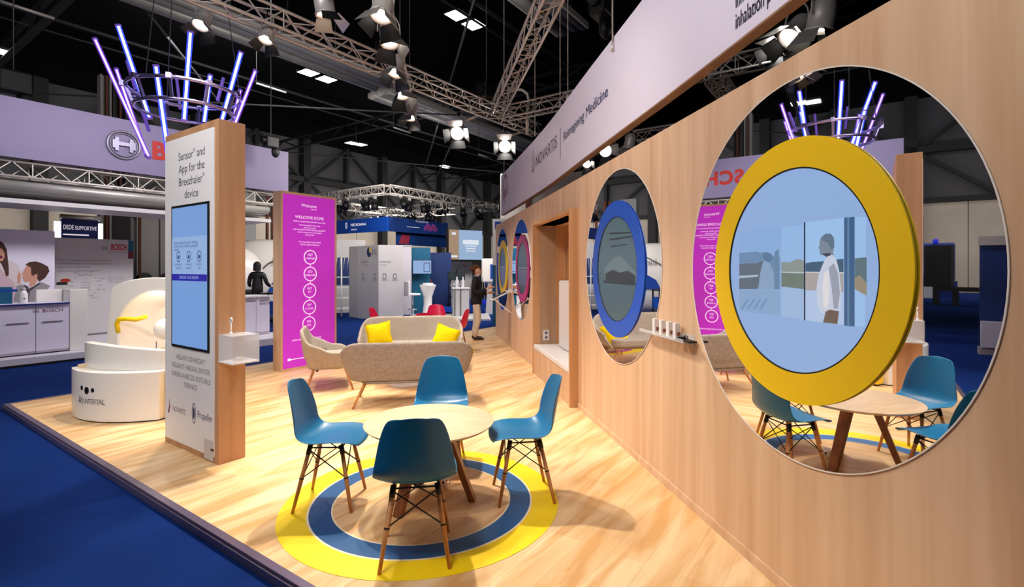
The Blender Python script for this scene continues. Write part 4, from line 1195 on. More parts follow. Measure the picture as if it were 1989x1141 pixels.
# overhead fascia of the left booth
A5_ = 12.1
f0 = 1.75; f1 = hp(560, 330, A5_)[0]
fa = hthing('booth_fascia', 'long pale lilac fascia with a round metal emblem above the left booth', 'sign', 0, A5_)
ZF0, ZF1 = 3.48, 4.52
mat('fascia_lilac', rgb(112, 103, 134), 0.6)
MB().box(f0, f1, 0, .12, ZF0, ZF1).build('panel', 'fascia_lilac', fa)
ex, ez = hp(241, 282, A5_ - .03)
def tor(r, w, y=-.02): return MB().path([(ex + r * cos(2 * pi * i / 40), y, ez + r * sin(2 * pi * i / 40)) for i in range(40)], w, 8, closed=True)
mat('emblem_metal', rgb(120, 116, 132), .35, .5)
tor(.27, .022).build('emblem_ring', 'emblem_metal', fa)
tor(.225, .010).build('emblem_ring', 'emblem_metal', fa)
m = MB(); m.box(ex - .15, ex - .09, -.05, -.001, ez - .13, ez + .13); m.box(ex + .09, ex + .15, -.05, -.001, ez - .13, ez + .13); m.box(ex - .09, ex + .09, -.05, -.001, ez - .02, ez + .05)
m.box(ex - .19, ex - .15, -.05, -.001, ez - .08, ez + .08); m.box(ex + .15, ex + .19, -.05, -.001, ez - .08, ez + .08)
m.build('emblem_armature', 'emblem_metal', fa)
mat('fascia_red', rgb(158, 24, 12), .5)
rx_, rz_ = hp(294, 307, A5_)
m = MB(); text_on(m, 'BOSCH', .50, rx_, rz_, -.006, 'LEFT', 1.12, bold=.022); m.build('red_lettering', 'fascia_red', fa, weld=False)
t = hthing('booth_canopy', 'grey ribbed canopy under the lilac fascia of the left booth', 'canopy', 0, A5_)
m = MB()
for k_ in range(6): m.cyl((f0, .25 + .16 * k_, 3.02 - .03 * k_), (f1 - .4, .25 + .16 * k_, 3.02 - .03 * k_), .095, n=12)
m.build('ribs', 'silver_duct', t)
MB().box(f0, f1 - .4, .10, 1.3, 2.70, 2.78).build('soffit', 'grey_panel', t)
def truss(name, label, p0, p1, size, cat='truss', group=None, m_='alu', pitch=None, tri=False):
    """box truss with four chords and diagonal lacing"""
    p0, p1 = V(p0), V(p1)
    d = (p1 - p0); L = d.length
    ang = atan2(d.y, d.x)
    pit = math.asin(max(-1, min(1, d.z / L)))
    t = thing(name, label, cat, group=group, M=M4.Translation(p0) @ M4.Rotation(ang, 4, 'Z') @ M4.Rotation(-pit, 4, 'Y'))
    h = size / 2; r = size * .085
    cs = [(-h, -h), (h, -h), (h, h), (-h, h)]
    for (y, z) in cs: MB().cyl((0, y, z), (L, y, z), r, n=8).build('chord', m_, t)
    n = max(2, int(round(L / (pitch or size * 1.05)))); st = L / n
    m = MB(); rr = r * .48
    for k_ in range(4):
        a, b = cs[k_], cs[(k_ + 1) % 4]
        for i in range(n):
            x0, x1 = i * st, (i + 1) * st
            u, w = (a, b) if (i + k_) % 2 else (b, a)
            m.cyl((x0, u[0], u[1]), (x1, w[0], w[1]), rr, n=5, caps=False)
    for i in range(0, n + 1, max(1, n // 6)):
        for k_ in range(4):
            a, b = cs[k_], cs[(k_ + 1) % 4]; m.cyl((i * st, a[0], a[1]), (i * st, b[0], b[1]), rr, n=5, caps=False)
    m.build('lacing', m_, t)
    return t
truss('box_truss', 'aluminium truss running under the lilac fascia of the left booth', hall(f0, A5_ + .25, 3.30), hall(f1, A5_ + .25, 3.30), .26)

# ================================================================== gap between the kiosk and the magenta totem
def facing(px, py, Y, name, label, cat, z=None, rz=0.0, group=None):
    p = at(px, py, Y)
    if z is not None: p.z = z
    return thing(name, label, cat, p, rz, group)
# counter on the second booth plinth
Yc = 11.6
t = hthing('booth_plinth', 'low white plinth with clear edge seen between kiosk and magenta totem', 'plinth', 0, 0)
MB().box(5.3, hp(575, 600, 10.2)[0], 10.2, 13.2, GZ, .09).build('deck', 'booth_white', t, bevel=.01)
c0 = hp(470, 600, 10.9)[0]; c1 = hp(524, 600, 10.9)[0]
ztc = hp(500, 575, 10.9)[1]
t = hthing('counter', 'white two-door counter with small red lettering behind the kiosk', 'counter', c0, 10.9)
MB().box(0, c1 - c0, .02, .6, .10, ztc - .03).build('carcass', 'booth_white', t)
wd = (c1 - c0) / 2
for k_ in range(2):
    d = MB().box(k_ * wd + .004, (k_ + 1) * wd - .004, 0, .0195, .16, ztc - .03).build('door', 'lilac_white', t, bevel=.003)
    MB().box(k_ * wd + .08, k_ * wd + .30, -.012, -.0005, ztc - .10, ztc - .088).build('handle', 'brushed', d)
MB().box(-.02, c1 - c0 + .02, -.02, .62, ztc - .03 + .0005, ztc).build('top', 'white', t)
m = MB(); text_on(m, 'BOSCH', .07, wd * 1.62, ztc - .20, -.003); m.build('lettering', 'ink_maroon', t)
# white capsule with blue window
cp = at(524, 545, 15.6)
t = thing('white_capsule', 'big white rounded capsule with a blue window behind the black dressed person', 'exhibition pod', (cp.x, cp.y, GZ), HA - .5)
def capsule(u, v):
    a = 2 * pi * u; b = pi * v
    x = 1.5 * math.copysign(abs(cos(a)) ** .8, cos(a)) * (sin(b) ** .7); y = .8 * sin(a) * (sin(b) ** .7)
    return (x, y, 1.25 - 1.25 * math.copysign(abs(cos(b)) ** .9, cos(b)))
MB().grid(capsule, 40, 20, cu=True).build('shell', 'white_satin', t)
m = MB(); pts = [(-.10, .92), (.1, 1.22), (.5, 1.40), (1.0, 1.46), (1.5, 1.38), (1.9, 1.15), (1.9, .92)]
m.prism([(x * .75, z) for x, z in pts], -.74, -.82, MXZ); m.build('window', 'royal', t)
m = MB(); text_on(m, 'InnO', .30, .35, 1.72, -.82); m.build('lettering', 'brushed', t)
m = MB(); m.path([(-.7, -.78, .95), (-.45, -.80, 1.35), (-.05, -.78, 1.75), (.5, -.70, 2.05)], .025); m.build('seam_line', 'ink_grey', t)
cp = at(462, 535, 13.9)
t = thing('white_globe', 'white egg-shaped machine half hidden by the kiosk edge', 'exhibition machine', (cp.x, cp.y, GZ), 0)
MB().ball((0, 0, 1.45), .62, .62, .75, 24, 16).build('globe', 'white_satin', t); MB().lathe([(0, .85), (.5, .85), (.38, .4), (.45, .0), (0, 0)][::-1], 32).build('base', 'white_satin', t)
MB().box(-.1, .62, -.66, -.3, .78, 1.05).build('black_mouth', 'black', t, bevel=.05)
t = facing(531, 565, 14.0, 'side_table', 'dark little table with a box right of the black dressed person', 'table', GZ)
MB().box(-.25, .25, -.2, .2, .90, .94).build('top', 'black', t)
for sx in (-.22, .22):
    for sy in (-.17, .17): MB().bar((sx, sy, 0), (sx, sy, .90), .04).build('leg', 'black_metal', t)
MB().box(-.24, .24, -.19, .19, .35, .70).build('drawer_box', 'royal', t)
# concrete stubs of wall ducts behind the gap
t = hthing('duct_column', 'grey boxed duct column hanging on the hall wall behind the kiosk gap', 'duct', hp(478, 440, 30)[0], 30, 0)
MB().box(-.6, .6, 0, .5, hp(478, 489, 30)[1], 6.2).build('duct', 'brushed', t); MB().box(-.75, .75, -.1, .6, hp(478, 489, 30)[1] - .25, hp(478, 489, 30)[1]).build('collar', 'dark_grey', t)
m = MB()
for sx in (1.4, 1.75, 2.4): m.cyl((sx, .2, 2.6), (sx, .2, 6.2), .09, n=10)
m.build('pipes', 'rust', t)

# ================================================================== centre background
# folding white partition with round logo
def wallseg(pa, pb, ya, yb, z0, z1, th, name, m, parent):
    """upright board between two plan points given by picture column and depth"""
    a = at(pa, HY, ya); b = at(pb, HY, yb); a.z = b.z = 0
    d = b - a; ang = atan2(d.y, d.x); 
    return MB().box(0, d.length, 0, th, z0, z1).build(name, m, parent, M=M4.Translation(a) @ M4.Rotation(ang, 4, 'Z'), bevel=.004), (a, ang, d.length)
t = thing('folding_partition', 'tall white folding partition with a round blue logo and small grey icons', 'partition', (0, 0, 0))
zt_ = 2.27
wallseg(678, 697, 16.9, 16.35, GZ, zt_, .05, 'leaf', 'grey_panel', t)
_, (pa_, pang_, pl_) = wallseg(697.3, 735, 16.35, 15.55, GZ, zt_, .05, 'leaf', 'grey_panel', t)
_, (pb_, pbang_, pbl_) = wallseg(735.3, 783, 15.55, 15.8, GZ, zt_, .05, 'leaf', 'grey_panel', t)
def onleaf(leaf, px, py):
    a, ang, L = leaf
    best = min(((abs((a + V((cos(ang), sin(ang), 0)) * (L * i / 200)).x / (a + V((cos(ang), sin(ang), 0)) * (L * i / 200)).y * F + CX - px), L * i / 200) for i in range(-20, 221)))
    p = a + V((cos(ang), sin(ang), 0)) * best[1]
    return best[1], H - (py - HY) / F * p.y
LA = (pa_, pang_, pl_); LB = (pb_, pbang_, pbl_)
MA = M4.Translation(pa_) @ M4.Rotation(pang_, 4, 'Z'); MBm = M4.Translation(pb_) @ M4.Rotation(pbang_, 4, 'Z')
m = MB(); x, z = onleaf(LA, 717, 490)
m.prism([(x + .13 * cos(a_ * pi / 12), z + .16 * sin(a_ * pi / 12)) for a_ in range(6, 24)] + [(x, z - .02)], -.004, -.001, MA @ MXZ); m.build('logo_mark', 'ink_blue', t)
m = MB(); m.prism([(x + .02, z)] + [(x + .02 + .12 * cos(a_ * pi / 12), z + .02 + .14 * sin(a_ * pi / 12)) for a_ in range(0, 7)], -.006, -.0045, MA @ MXZ); m.build('logo_mark', 'yellow', t)
m = MB()
x, z = onleaf(LA, 722, 495); text_on(m, 'EAS', .24, x + .02, z, -.004, 'LEFT', sx=.7, M=MA)
m.build('logo_lettering', 'ink_grey', t, weld=False)
m = MB()
x, z = onleaf(LA, 702, 511); text_on(m, 'EXCELLENCE IN', .085, x, z, -.004, 'LEFT', sx=.68, M=MA)
x, z = onleaf(LB, 737, 511); text_on(m, 'AIR MACHINES', .085, x, z, -.004, 'LEFT', sx=.62, M=MBm)
x, z = onleaf(LA, 708, 516); text_on(m, 'intensive care', .06, x, z, -.004, 'LEFT', sx=.8, M=MA)
x, z = onleaf(LB, 737, 516); text_on(m, 'and respiratory', .06, x, z, -.004, 'LEFT', sx=.6, M=MBm)
for (leaf, MM, px) in ((LA, MA, 706), (LA, MA, 728), (LB, MBm, 747), (LB, MBm, 767)):
    x, z = onleaf(leaf, px, 537); m.ring(rrect(x - .055, x + .055, z - .09, z + .09, .04), rrect(x - .035, x + .035, z - .065, z + .065, .03), -.004, -.001, MM @ MXZ)
    x, z = onleaf(leaf, px, 546); text_on(m, 'GOLD', .07, x, z, -.004, M=MM)
m.build('small_lettering', 'ink_grey', t, weld=False)
# slatted shelving left of it
t = facing(663, 560, 17.2, 'wire_rack', 'white wire rack with shelves left of the white partition', 'rack', GZ, R(20))
for sx in (-.35, .0, .35): MB().cyl((sx, -.2, 0), (sx, -.2, 2.0), .025, n=8).build('post', 'white', t)
for z in (.25, .6, .95, 1.3): MB().box(-.36, .36, -.22, .22, z, z + .025).build('shelf', 'white', t)
m = MB()
for i in range(6): m.cyl((-.3 + .12 * i, -.23, 1.6), (-.25 + .12 * i, -.23, 2.05), .012, n=6)
m.build('hooks', 'alu', t)
t = facing(668, 480, 18.4, 'booth_backwall', 'white booth back wall with a blue strip behind the wire rack', 'wall panel', GZ, R(25))
MB().box(-1.4, .75, 0, .08, 0, 2.65).build('panel', 'grey_panel', t); MB().box(-1.2, .6, -.012, -.001, 1.0, 2.0).build('blue_strip', 'deep_blue', t)
# wall and teal screen wall
t = facing(791, 540, 17.6, 'booth_partition', 'narrow white partition between the folding leaves and the teal wall', 'partition', GZ, R(5))
MB().box(-.20, .14, 0, .08, 0, 2.38).build('panel', 'booth_white', t); MB().box(-.22, .16, -.02, .10, 2.38, 2.42).build('top_rail', 'alu_matt', t)
t = facing(816, 540, 18.0, 'teal_wall', 'teal booth wall carrying a wide monitor', 'wall panel', GZ, R(8))
MB().box(-.36, .36, 0, .10, 0, 2.35).build('panel', 'teal', t)
t = facing(820, 519, 17.7, 'monitor', 'wide wall monitor with a pale blue picture on the teal wall', 'monitor', None, R(8))
MB().box(-.33, .33, 0, .05, -.25, .25).build('casing', 'black', t, bevel=.006); MB().box(-.31, .31, -.004, -.0005, -.23, .23).build('display', 'screen_pale', t)
m = MB(); m.ring(rrect(.05, .27, -.17, .15, .02), rrect(.07, .25, -.15, .13, .01), -.006, -.0045, MXZ); m.build('picture_area', 'screen_ink', t)
MB().box(-.1, .1, .05, .28, -.1, .1).build('wall_bracket', 'black', t)
t = facing(853, 540, 19.0, 'blue_wall', 'dark blue printed booth wall right of the teal wall', 'wall panel', GZ, R(10))
MB().box(-.45, .45, 0, .10, 0, 2.20).build('panel', 'deep_blue', t)
mat('print_red', rgb(140, 40, 60), .6)
MB().prism(ell(.13, .20, -.38, 1.05, 20), -.006, -.001, MXZ).build('print_area', 'print_red', t)
t = facing(857, 592, 18.5, 'blue_plinth', 'low blue plinth in front of the dark blue booth wall', 'plinth', GZ, R(10))
MB().box(-.25, .6, -.6, -.05, .051, .22).build('block', 'royal', t)
# white high table and stool
t = facing(831, 590, 16.4, 'bar_table', 'white flared high table with a tray in front of the teal wall', 'high table', GZ)
MB().lathe([(0, 0), (.20, 0), (.19, .03), (.13, .45), (.14, .70), (.26, 1.05), (.265, 1.08), (0, 1.08)], 40).build('flared_body', 'white', t)
MB().lathe([(0, 1.0805), (.17, 1.0805), (.18, 1.13), (0, 1.14)], 32).build('tray', 'white', t)
t = facing(802, 580, 16.0, 'bar_stool', 'white padded bar stool left of the flared high table', 'bar stool', GZ, R(-60))
MB().prism(rrect(-.19, .19, -.18, .20, .05), .76, .82).build('seat', 'white', t, bevel=.02)
MB().box(-.22, .22, -.22, -.16, .74, 1.20).build('backrest', 'white', t, bevel=.02)
MB().cyl((0, 0, .02), (0, 0, .7595), .028, n=12).build('column', 'chrome', t); MB().lathe([(0, 0), (.21, 0), (.2, .02), (0, .03)], 32).build('foot_plate', 'chrome', t)
MB().path([(.15 * cos(i * pi / 8), .15 * sin(i * pi / 8), .32) for i in range(16)], .010, closed=True).build('foot_ring', 'chrome', t)
# base line of those booths
t = facing(800, 610, 15.4, 'booth_deck', 'low grey deck under the high table and the teal wall', 'plinth', GZ, R(5))
MB().box(-.2, 2.4, 0, 1.9, 0, .05).build('deck', 'grey_panel', t)
# video wall
t = facing(905, 476, 20.0, 'video_wall', 'large lit video wall, brown left strip and pale blue text', 'screen', None, R(35))
VW, VH = 1.52, .60
Yv = 20.0
def vv(px): return (px - 905) / (938 - 872) * VW * 1.0
MB().box(-VW / 2, VW / 2, 0, .15, -VH, VH).build('casing', 'black', t)
emission('screen_brown', rgb(176, 146, 118), .8); emission('screen_sky', rgb(158, 186, 222), .85); emission('screen_white', rgb(230, 236, 246), .9)
MB().box(-VW / 2, -VW / 2 + .44, -.006, -.001, -VH + .02, VH - .02).build('picture_area', 'screen_brown', t)
MB().box(-VW / 2 + .445, VW / 2 - .01, -.006, -.001, -VH + .02, VH - .02).build('picture_area', 'screen_sky', t)
m = MB(); m.box(-.14, .58, -.009, -.0065, .02, .20)
for i, w in enumerate((.52, .42, .42)): m.box(.22 - w / 2, .22 + w / 2, -.009, -.0065, -.06 - i * .10, -.02 - i * .10)
m.box(-.63, -.45, -.009, -.0065, .38, .47); m.box(-.68, -.38, -.009, -.0065, -.50, -.42)
m.build('text_lines', 'screen_white', t)
MB().box(-.56, -.545, -.009, -.0065, -.2, .3).build('dark_line', 'dark_grey', t)
m = MB(); m.box(-VW / 2 - .02, VW / 2 + .02, -.05, .2, -VH - .06, -VH); m.build('bottom_edge', 'black', t)
for sx in (-.7, .7): MB().box(sx - .05, sx + .05, .15, .25, -(at(905, 476, 20).z - GZ), VH).build('post', 'black_metal', t)
# recess under the video wall
t = facing(905, 540, 20.6, 'booth_backwall', 'pale booth back wall under the large video wall', 'wall panel', GZ, R(35))
MB().box(-.85, 1.1, .3, .4, 0, 1.98).build('panel', 'grey_panel', t)
t = facing(926, 545, 19.6, 'dark_doorway_panel', 'black tall panel standing in for the dark opening behind the capped person', 'panel', GZ, R(35))
MB().box(-.16, .34, 0, .06, .0, 1.9).build('panel', 'black', t)  # black sheet put in for the shade of the opening
# trolley with two monitors
t = facing(884, 560, 18.6, 'equipment_trolley', 'black trolley with two dark monitors and shelves of bottles', 'trolley', GZ, R(20))
for sx in (-.22, .22):
    for sy in (-.15, .15): MB().cyl((sx, sy, .04), (sx, sy, 1.2), .016, n=8).build('post', 'black_metal', t)
for z in (.15, .55, .9): MB().box(-.25, .25, -.18, .18, z, z + .02).build('shelf', 'black_metal', t)
for sx in (-.17, .17):
    d = MB().box(sx - .15, sx + .15, -.22, -.18, 1.18, 1.50).build('monitor', 'black', t, bevel=.01)
    MB().box(sx - .13, sx + .13, -.2235, -.2205, 1.21, 1.47).build('display', 'teal_dark', d)
MB().path([(.0, 0, 1.2), (.05, 0, 1.55), (.2, 0, 1.72), (.42, 0, 1.70)], .018).build('lamp_arm', 'black_metal', t)
for i in range(4):
    sx = -.16 + .11 * i
    c = facing(884, 560, 18.6, 'canister', ['white canister at the left of the trolley shelf', 'white canister second from the left on the trolley shelf', 'white canister third from the left on the trolley shelf', 'white canister at the right of the trolley shelf'][i], 'canister', GZ + .9205, R(20), 'canisters on the trolley')
    c.location = c.location + M4.Rotation(R(20), 3, 'Z') @ V((sx, -.02, 0))
    MB().lathe([(0, 0), (.04, 0), (.042, .14), (.02, .18), (.02, .21), (0, .21)], 16).build('canister_body', 'white', c); MB().lathe([(0, .2105), (.022, .2105), (.022, .24), (0, .24)], 12).build('cap', 'ink_grey', c)
# counter in front
t = facing(896, 590, 16.6, 'counter', 'white counter with grey frame left of the capped person', 'counter', GZ, R(12))
MB().box(-.26, .26, 0, .5, 0, .94).build('body', 'grey_panel', t, bevel=.005); MB().box(-.29, .29, -.03, .53, .9405, .97).build('top', 'white', t)
for sx in (-.24, -.05): MB().box(sx, sx + .05, -.01, -.0005, .02, .92).build('frame_strip', 'brushed', t)
for i in range(2):
    c = facing(896, 590, 16.6, 'bottle', ['clear bottle on the white counter beside the capped person', 'pale bottle on the left of the white counter near the trolley'][i], 'bottle', GZ + .9705, R(12), 'bottles on the white counter')
    c.location = c.location + M4.Rotation(R(12), 3, 'Z') @ V(((.08, -.12)[i], .2, 0))
    MB().lathe([(0, 0), (.05, 0), (.05, .22), (.02, .30), (.02, .36), (0, .36)], 16).build('bottle_body', 'acrylic_frost', c)
# white glowing machine and blue base right of the person
t = facing(949, 540, 17.5, 'white_machine', 'white upright machine with a blue slot right of the capped person', 'machine', GZ, R(5))
MB().box(-.24, .22, 0, .4, 1.12, 1.95).build('head', 'white_satin', t, bevel=.06, seg=3); MB().box(.06, .16, -.012, -.0005, 1.25, 1.75).build('slot', 'royal', t)
MB().prism([(-.10, .02), (.18, .02), (.12, 1.1199), (-.02, 1.1199)], .08, .32, MXZ).build('stem', 'grey_panel', t); MB().box(-.3, .3, -.1, .5, 0, .02).build('foot', 'royal', t)
t = facing(948, 600, 18.6, 'blue_plinth', 'glowing blue plinth behind the capped person', 'plinth', GZ, R(5))
emission('blue_glow', rgb(30, 40, 220), .6)
MB().box(-.9, .4, .2, 1.2, .0, .42).build('block', 'royal', t); MB().box(-.9, .4, .19, .199, .30, .42).build('glowing_edge', 'blue_glow', t)
# tall blue and white panel behind the wall end
t = thing('corner_tower', 'tall white and teal corner tower with blue logo behind the timber wall end', 'booth tower', at(957, HY, 14.2) * 1.0, R(0))
t.location.z = GZ
MB().box(0, .62, 0, .5, 0, 1.7).build('teal_part', 'teal', t); MB().box(0, .62, 0, .5, 1.7005, 3.0).build('white_part', 'white', t)
MB().box(.06, .24, -.01, -.0005, 2.70, 2.92).build('logo_tile', 'royal', t)
m = MB(); text_on(m, 'a', .2, .15, 2.75, -.012); m.build('lettering', 'ink_white', t)

# hanging blue fascia (two boards meeting at the corner) and the lower dark board
Yk = 21.7
K = at(752, HY, Yk); K.z = 0
bk, ak = K.x * CB + K.y * SB, -K.x * SB + K.y * CB
t = hthing('blue_fascia', 'hanging blue fascia corner with white lettering under the square truss', 'sign', bk, ak)
zb_, zt2 = H + (HY - 449) / F * Yk, H + (HY - 421) / F * Yk
MB().box(0, .08, 0, 7.0, zb_, zt2).build('left_board', 'royal', t)
def bt(px): return hp(px, 440, ak)[0] - bk
MB().box(0.081, bt(870), 0, .08, zb_, zt2).build('right_board', 'deep_blue', t)
m = MB(); TL = M4.Rotation(-pi / 2, 4, 'Z')
text_on(m, 'MATACHANA', .17, -1.9, (zb_ + zt2) / 2 + .0, -.004, M=TL); text_on(m, 'healthcare', .10, -2.2, (zb_ + zt2) / 2 - .18, -.004, M=TL); m.ring(ell(.06, .14, -2.75, (zb_ + zt2) / 2 + .05, 20), ell(.04, .10, -2.75, (zb_ + zt2) / 2 + .05, 20), -.006, -.003, TL @ MXZ)
m.build('lettering', 'ink_white', t, weld=False)
m = MB(); text_on(m, 'THE TISSUE NETWORK', .10, bt(820), (zb_ + zt2) / 2 + .2, -.004, sx=.8); m.box(bt(790), bt(815), -.004, -.002, zb_ + .25, zb_ + .27); m.build('lettering', 'lilac_white', t, weld=False)
mat('print_violet', rgb(120, 60, 150), .6)
m = MB()
for i in range(7):
    x = bt(826) + i * .12; m.prism(ell(.09, .12 + .03 * (i % 3), x, (zb_ + zt2) / 2 + .05 * ((i * 2) % 3 - 1), 14), -.005 - .001 * (i % 2), -.003 - .001 * (i % 2), MXZ)
m.build('print_area', 'print_violet', t)
m = MB()
for i in range(4): m.prism(ell(.06, .09, bt(828) + i * .2, (zb_ + zt2) / 2 - .02, 12), -.008, -.0065, MXZ)
m.build('print_area', 'print_red', t)
m = MB()
for (b_, a_) in ((.04, 6.5), (.04, .1), (bt(868), .04)): m.cyl((b_, a_, zt2), (b_, a_, 4.72), .012, n=6)
m.build('suspension_cable', 'cable', t)
t = hthing('dark_board', 'dark printed board hanging just below the blue fascia corner', 'sign', hp(771, 460, ak + .35)[0], ak + .35)
w_ = hp(868, 460, ak + .35)[0] - hp(771, 460, ak + .35)[0]
MB().box(0, w_, 0, .08, zb_ - .55, zb_ + .15).build('board', 'deep_blue', t)
MB().prism([(.1, zb_ - .5), (.7, zb_ - .5), (.8, zb_ - .1), (.3, zb_ - .05)], -.004, -.001, MXZ).build('print_area', 'print_red', t)
m = MB()
for x in (.1, w_ - .1): m.cyl((x, .04, zb_ + .15), (x, .04, 4.5), .012, n=6)
m.build('suspension_cable', 'cable', t)
# marble header behind the timber wall
t = thing('marble_header', 'pale marbled header with a brown post behind the top of the timber wall', 'booth header', at(972, HY, 15.0), R(-6))
t.location.z = 0
MB().box(0, 3.4, 0, .2, 2.75, 4.35).build('panel', 'marble', t); MB().box(.75, .90, -.06, -.0005, 2.6, 4.0).build('post', 'rust', t)
for x in (.3, 3.1): MB().box(x, x + .1, .05, .15, GZ, 2.75).build('leg', 'rust', t)

# ================================================================== what the big mirror reflects, left of the photograph's frame
t = thing('roller_banner', 'dark blue upright banner with silver head standing on the carpet, seen in the big mirror', 'banner', (-8.45, 6.30, GZ), R(60))
MB().box(-.33, .33, 0, .03, .12, 2.05).build('banner_face', 'deep_blue', t); MB().box(-.35, .35, -.05, .08, 2.05, 2.22).build('head_rail', 'alu_matt', t); MB().box(-.35, .35, -.16, .16, 0, .12).build('cassette', 'alu_matt', t)
MB().box(-.1, .32, -.22, -.05, .14, .62).build('white_pocket', 'booth_white', t)
t = thing('dark_bench', 'long black bench beside a tall dark case far left, seen in the big mirror', 'bench', (-22.0, 14.6, GZ), R(70))
MB().box(-1.6, .6, -.3, .3, .62, .80).build('seat', 'black', t); MB().box(.0, 1.6, -.3, .5, 0.8005, 2.6).build('case', 'black', t, bevel=.02)
for x in (-1.4, -.2, .45): MB().box(x, x + .16, -.25, .25, 0, .6195).build('leg', 'black', t)
t = thing('demo_machine', 'dark blue machine with small lit screen, seen in the big mirror', 'machine', (-28.0, 18.8, GZ), R(62))
MB().box(-.9, .6, 0, 1.2, .9, 3.0).build('head', 'navy', t, bevel=.1); MB().box(-.7, .3, -.02, -.001, 1.6, 2.5).build('display', 'screen_white', t); MB().box(.62, .95, 0, 1.0, .6, 3.0).build('side_arm', 'white_satin', t, bevel=.1)
MB().box(-1.0, .7, .1, 1.1, 0, .8995).build('base', 'navy', t); MB().box(.0, 1.6, -.9, -.1, 0, 1.1).build('white_box', 'grey_panel', t)
MB().ball((-.1, -.05, 3.1), .14).build('lamp', 'blue_glow', t)
# ================================================================== people
def skin_mesh(name, verts, edges, root=0, sub=1):
    me = bpy.data.meshes.new(name); me.from_pydata([v[:3] for v in verts], edges, []); o = bpy.data.objects.new(name, me); COL.objects.link(o)
    md = o.modifiers.new('skin', 'SKIN'); md.use_smooth_shade = True; md.branch_smoothing = .6
    for i, v in enumerate(verts):
        sv = me.skin_vertices[0].data[i]; r = v[3]
        sv.radius = r if isinstance(r, tuple) else (r, r); sv.use_root = (i == root)
    s = o.modifiers.new('sub', 'SUBSURF'); s.levels = sub; s.render_levels = sub
    bake(o)
    m = o.data; bpy.data.objects.remove(o)
    return m
def chain(verts, edges, pts, start=None):
    prev = start
    for p in pts:
        verts.append(p); i = len(verts) - 1
        if prev is not None: edges.append((prev, i))
        prev = i
    return prev
def finish(name, mb, m, parent, voxel=None, smooth=0):
    o = mb.build(name, m, parent, weld=False)
    if voxel:
        r = o.modifiers.new('r', 'REMESH'); r.mode = 'VOXEL'; r.voxel_size = voxel; r.use_smooth_shade = True
        if smooth:
            s = o.modifiers.new('s', 'SMOOTH'); s.iterations = smooth; s.factor = .5
        bake(o)
        if not o.data.materials: o.data.materials.append(MATS[m])
    for p in o.data.polygons: p.use_smooth = True
    return o
def head_mesh(mb, M, s=1.0):
    """head facing +y, chin near z = 0, crown near z = .23"""
    def fn(u, v):
        a = 2 * pi * u; b = pi * v
        z = .118 - .118 * cos(b)
        f = sin(b) ** .75
        x = .073 * cos(a) * f; y = .092 * sin(a) * f
        if z < .09:
            k = (.09 - z) / .09
            x *= 1 - .32 * k; y = y * (1 - .25 * k) + .018 * k
        if y < 0 and z > .09: y *= 1.06
        return (x * s, y * s, z * s)
    mb.grid(fn, 28, 20, M, cu=True)
    mb.cyl((0, .080 * s, .118 * s), (0, .112 * s, .082 * s), .009 * s, .015 * s, 10, M=M)           # nose
    for sx in (-1, 1):
        mb.ball((sx * .074 * s, -.004 * s, .105 * s), .009 * s, .019 * s, .030 * s, 10, 8, M)        # ears
        mb.ball((sx * .030 * s, .080 * s, .134 * s), .018 * s, .012 * s, .007 * s, 10, 6, M)         # brow
    mb.ball((0, .090 * s, .052 * s), .024 * s, .010 * s, .010 * s, 12, 8, M)                        # lips
    mb.ball((0, .078 * s, .022 * s), .022 * s, .016 * s, .016 * s, 12, 8, M)                        # chin
def hand(verts_list, mb, M, s=1.0, curl=.35):
    """palm and five fingers, hand pointing along +x, palm facing -z, thumb on +y"""
    mb.mesh(skin_mesh('h', [(0, 0, 0, .026 * s), (.03 * s, 0, 0, (.024 * s, .036 * s)), (.085 * s, 0, 0, (.022 * s, .044 * s)), (.112 * s, 0, 0, (.016 * s, .040 * s))], [(0, 1), (1, 2), (2, 3)]), M, True)
    for i, (y, L) in enumerate(((.030, .072), (.010, .082), (-.010, .076), (-.029, .058))):
        c = curl * (1 + .15 * i); x, z, a = .080, 0, 0; pts = [(.055 * s, y * s, 0, .0095 * s), (x * s, y * s, z * s, .0095 * s)]
        for k in range(3):
            a -= c; x += cos(a) * L / 3 * 1.1; z += sin(a) * L / 3 * 1.1
            pts.append((x * s, y * s * 1.1, z * s, (.0088 - .0008 * k) * s))
        mb.mesh(skin_mesh('f', pts, [(0, 1), (1, 2), (2, 3), (3, 4)]), M, True)
    mb.mesh(skin_mesh('t', [(.02 * s, .022 * s, 0, .013 * s), (.05 * s, .052 * s, -.008 * s, .011 * s), (.078 * s, .066 * s, -.016 * s, .0095 * s)], [(0, 1), (1, 2)]), M, True)

# ---- standing person in a cap, facing right, looking up, hand held out
PP = onfloor(925, 660)
pr = thing('person', 'person in brown cap, black blazer and pale trousers standing at the timber wall end', 'person', (PP.x, PP.y, 0), R(-90))
# local: +y = the way the person faces, x = the person's right-hand side
HT = M4.Translation((0, .055, 1.395)) @ M4.Rotation(R(22), 4, 'X')
body = MB()
V_, E_ = [], []
pv = chain(V_, E_, [(0, .0, .86, .10), (0, .0, 1.0, .10), (0, -.005, 1.18, (.105, .095)), (0, -.01, 1.31, (.095, .08)), (0, .02, 1.40, .052), (0, .045, 1.47, .052)])
for sx in (-1, 1):
    chain(V_, E_, [(sx * .165, -.01, 1.30, .058), (sx * .195, -.05, 1.06, .043), (sx * .185, .10, 1.03 if sx > 0 else .97, .036), (sx * .14, .27, 1.13 if sx > 0 else 1.02, .027)], 3)
    chain(V_, E_, [(sx * .085, .0, .80, .085), (sx * .09, .06 if sx > 0 else .0, .46, .058), (sx * .085, -.02 if sx > 0 else -.06, .10, .040), (sx * .085, -.01 if sx > 0 else -.05, .05, .035)], 0)
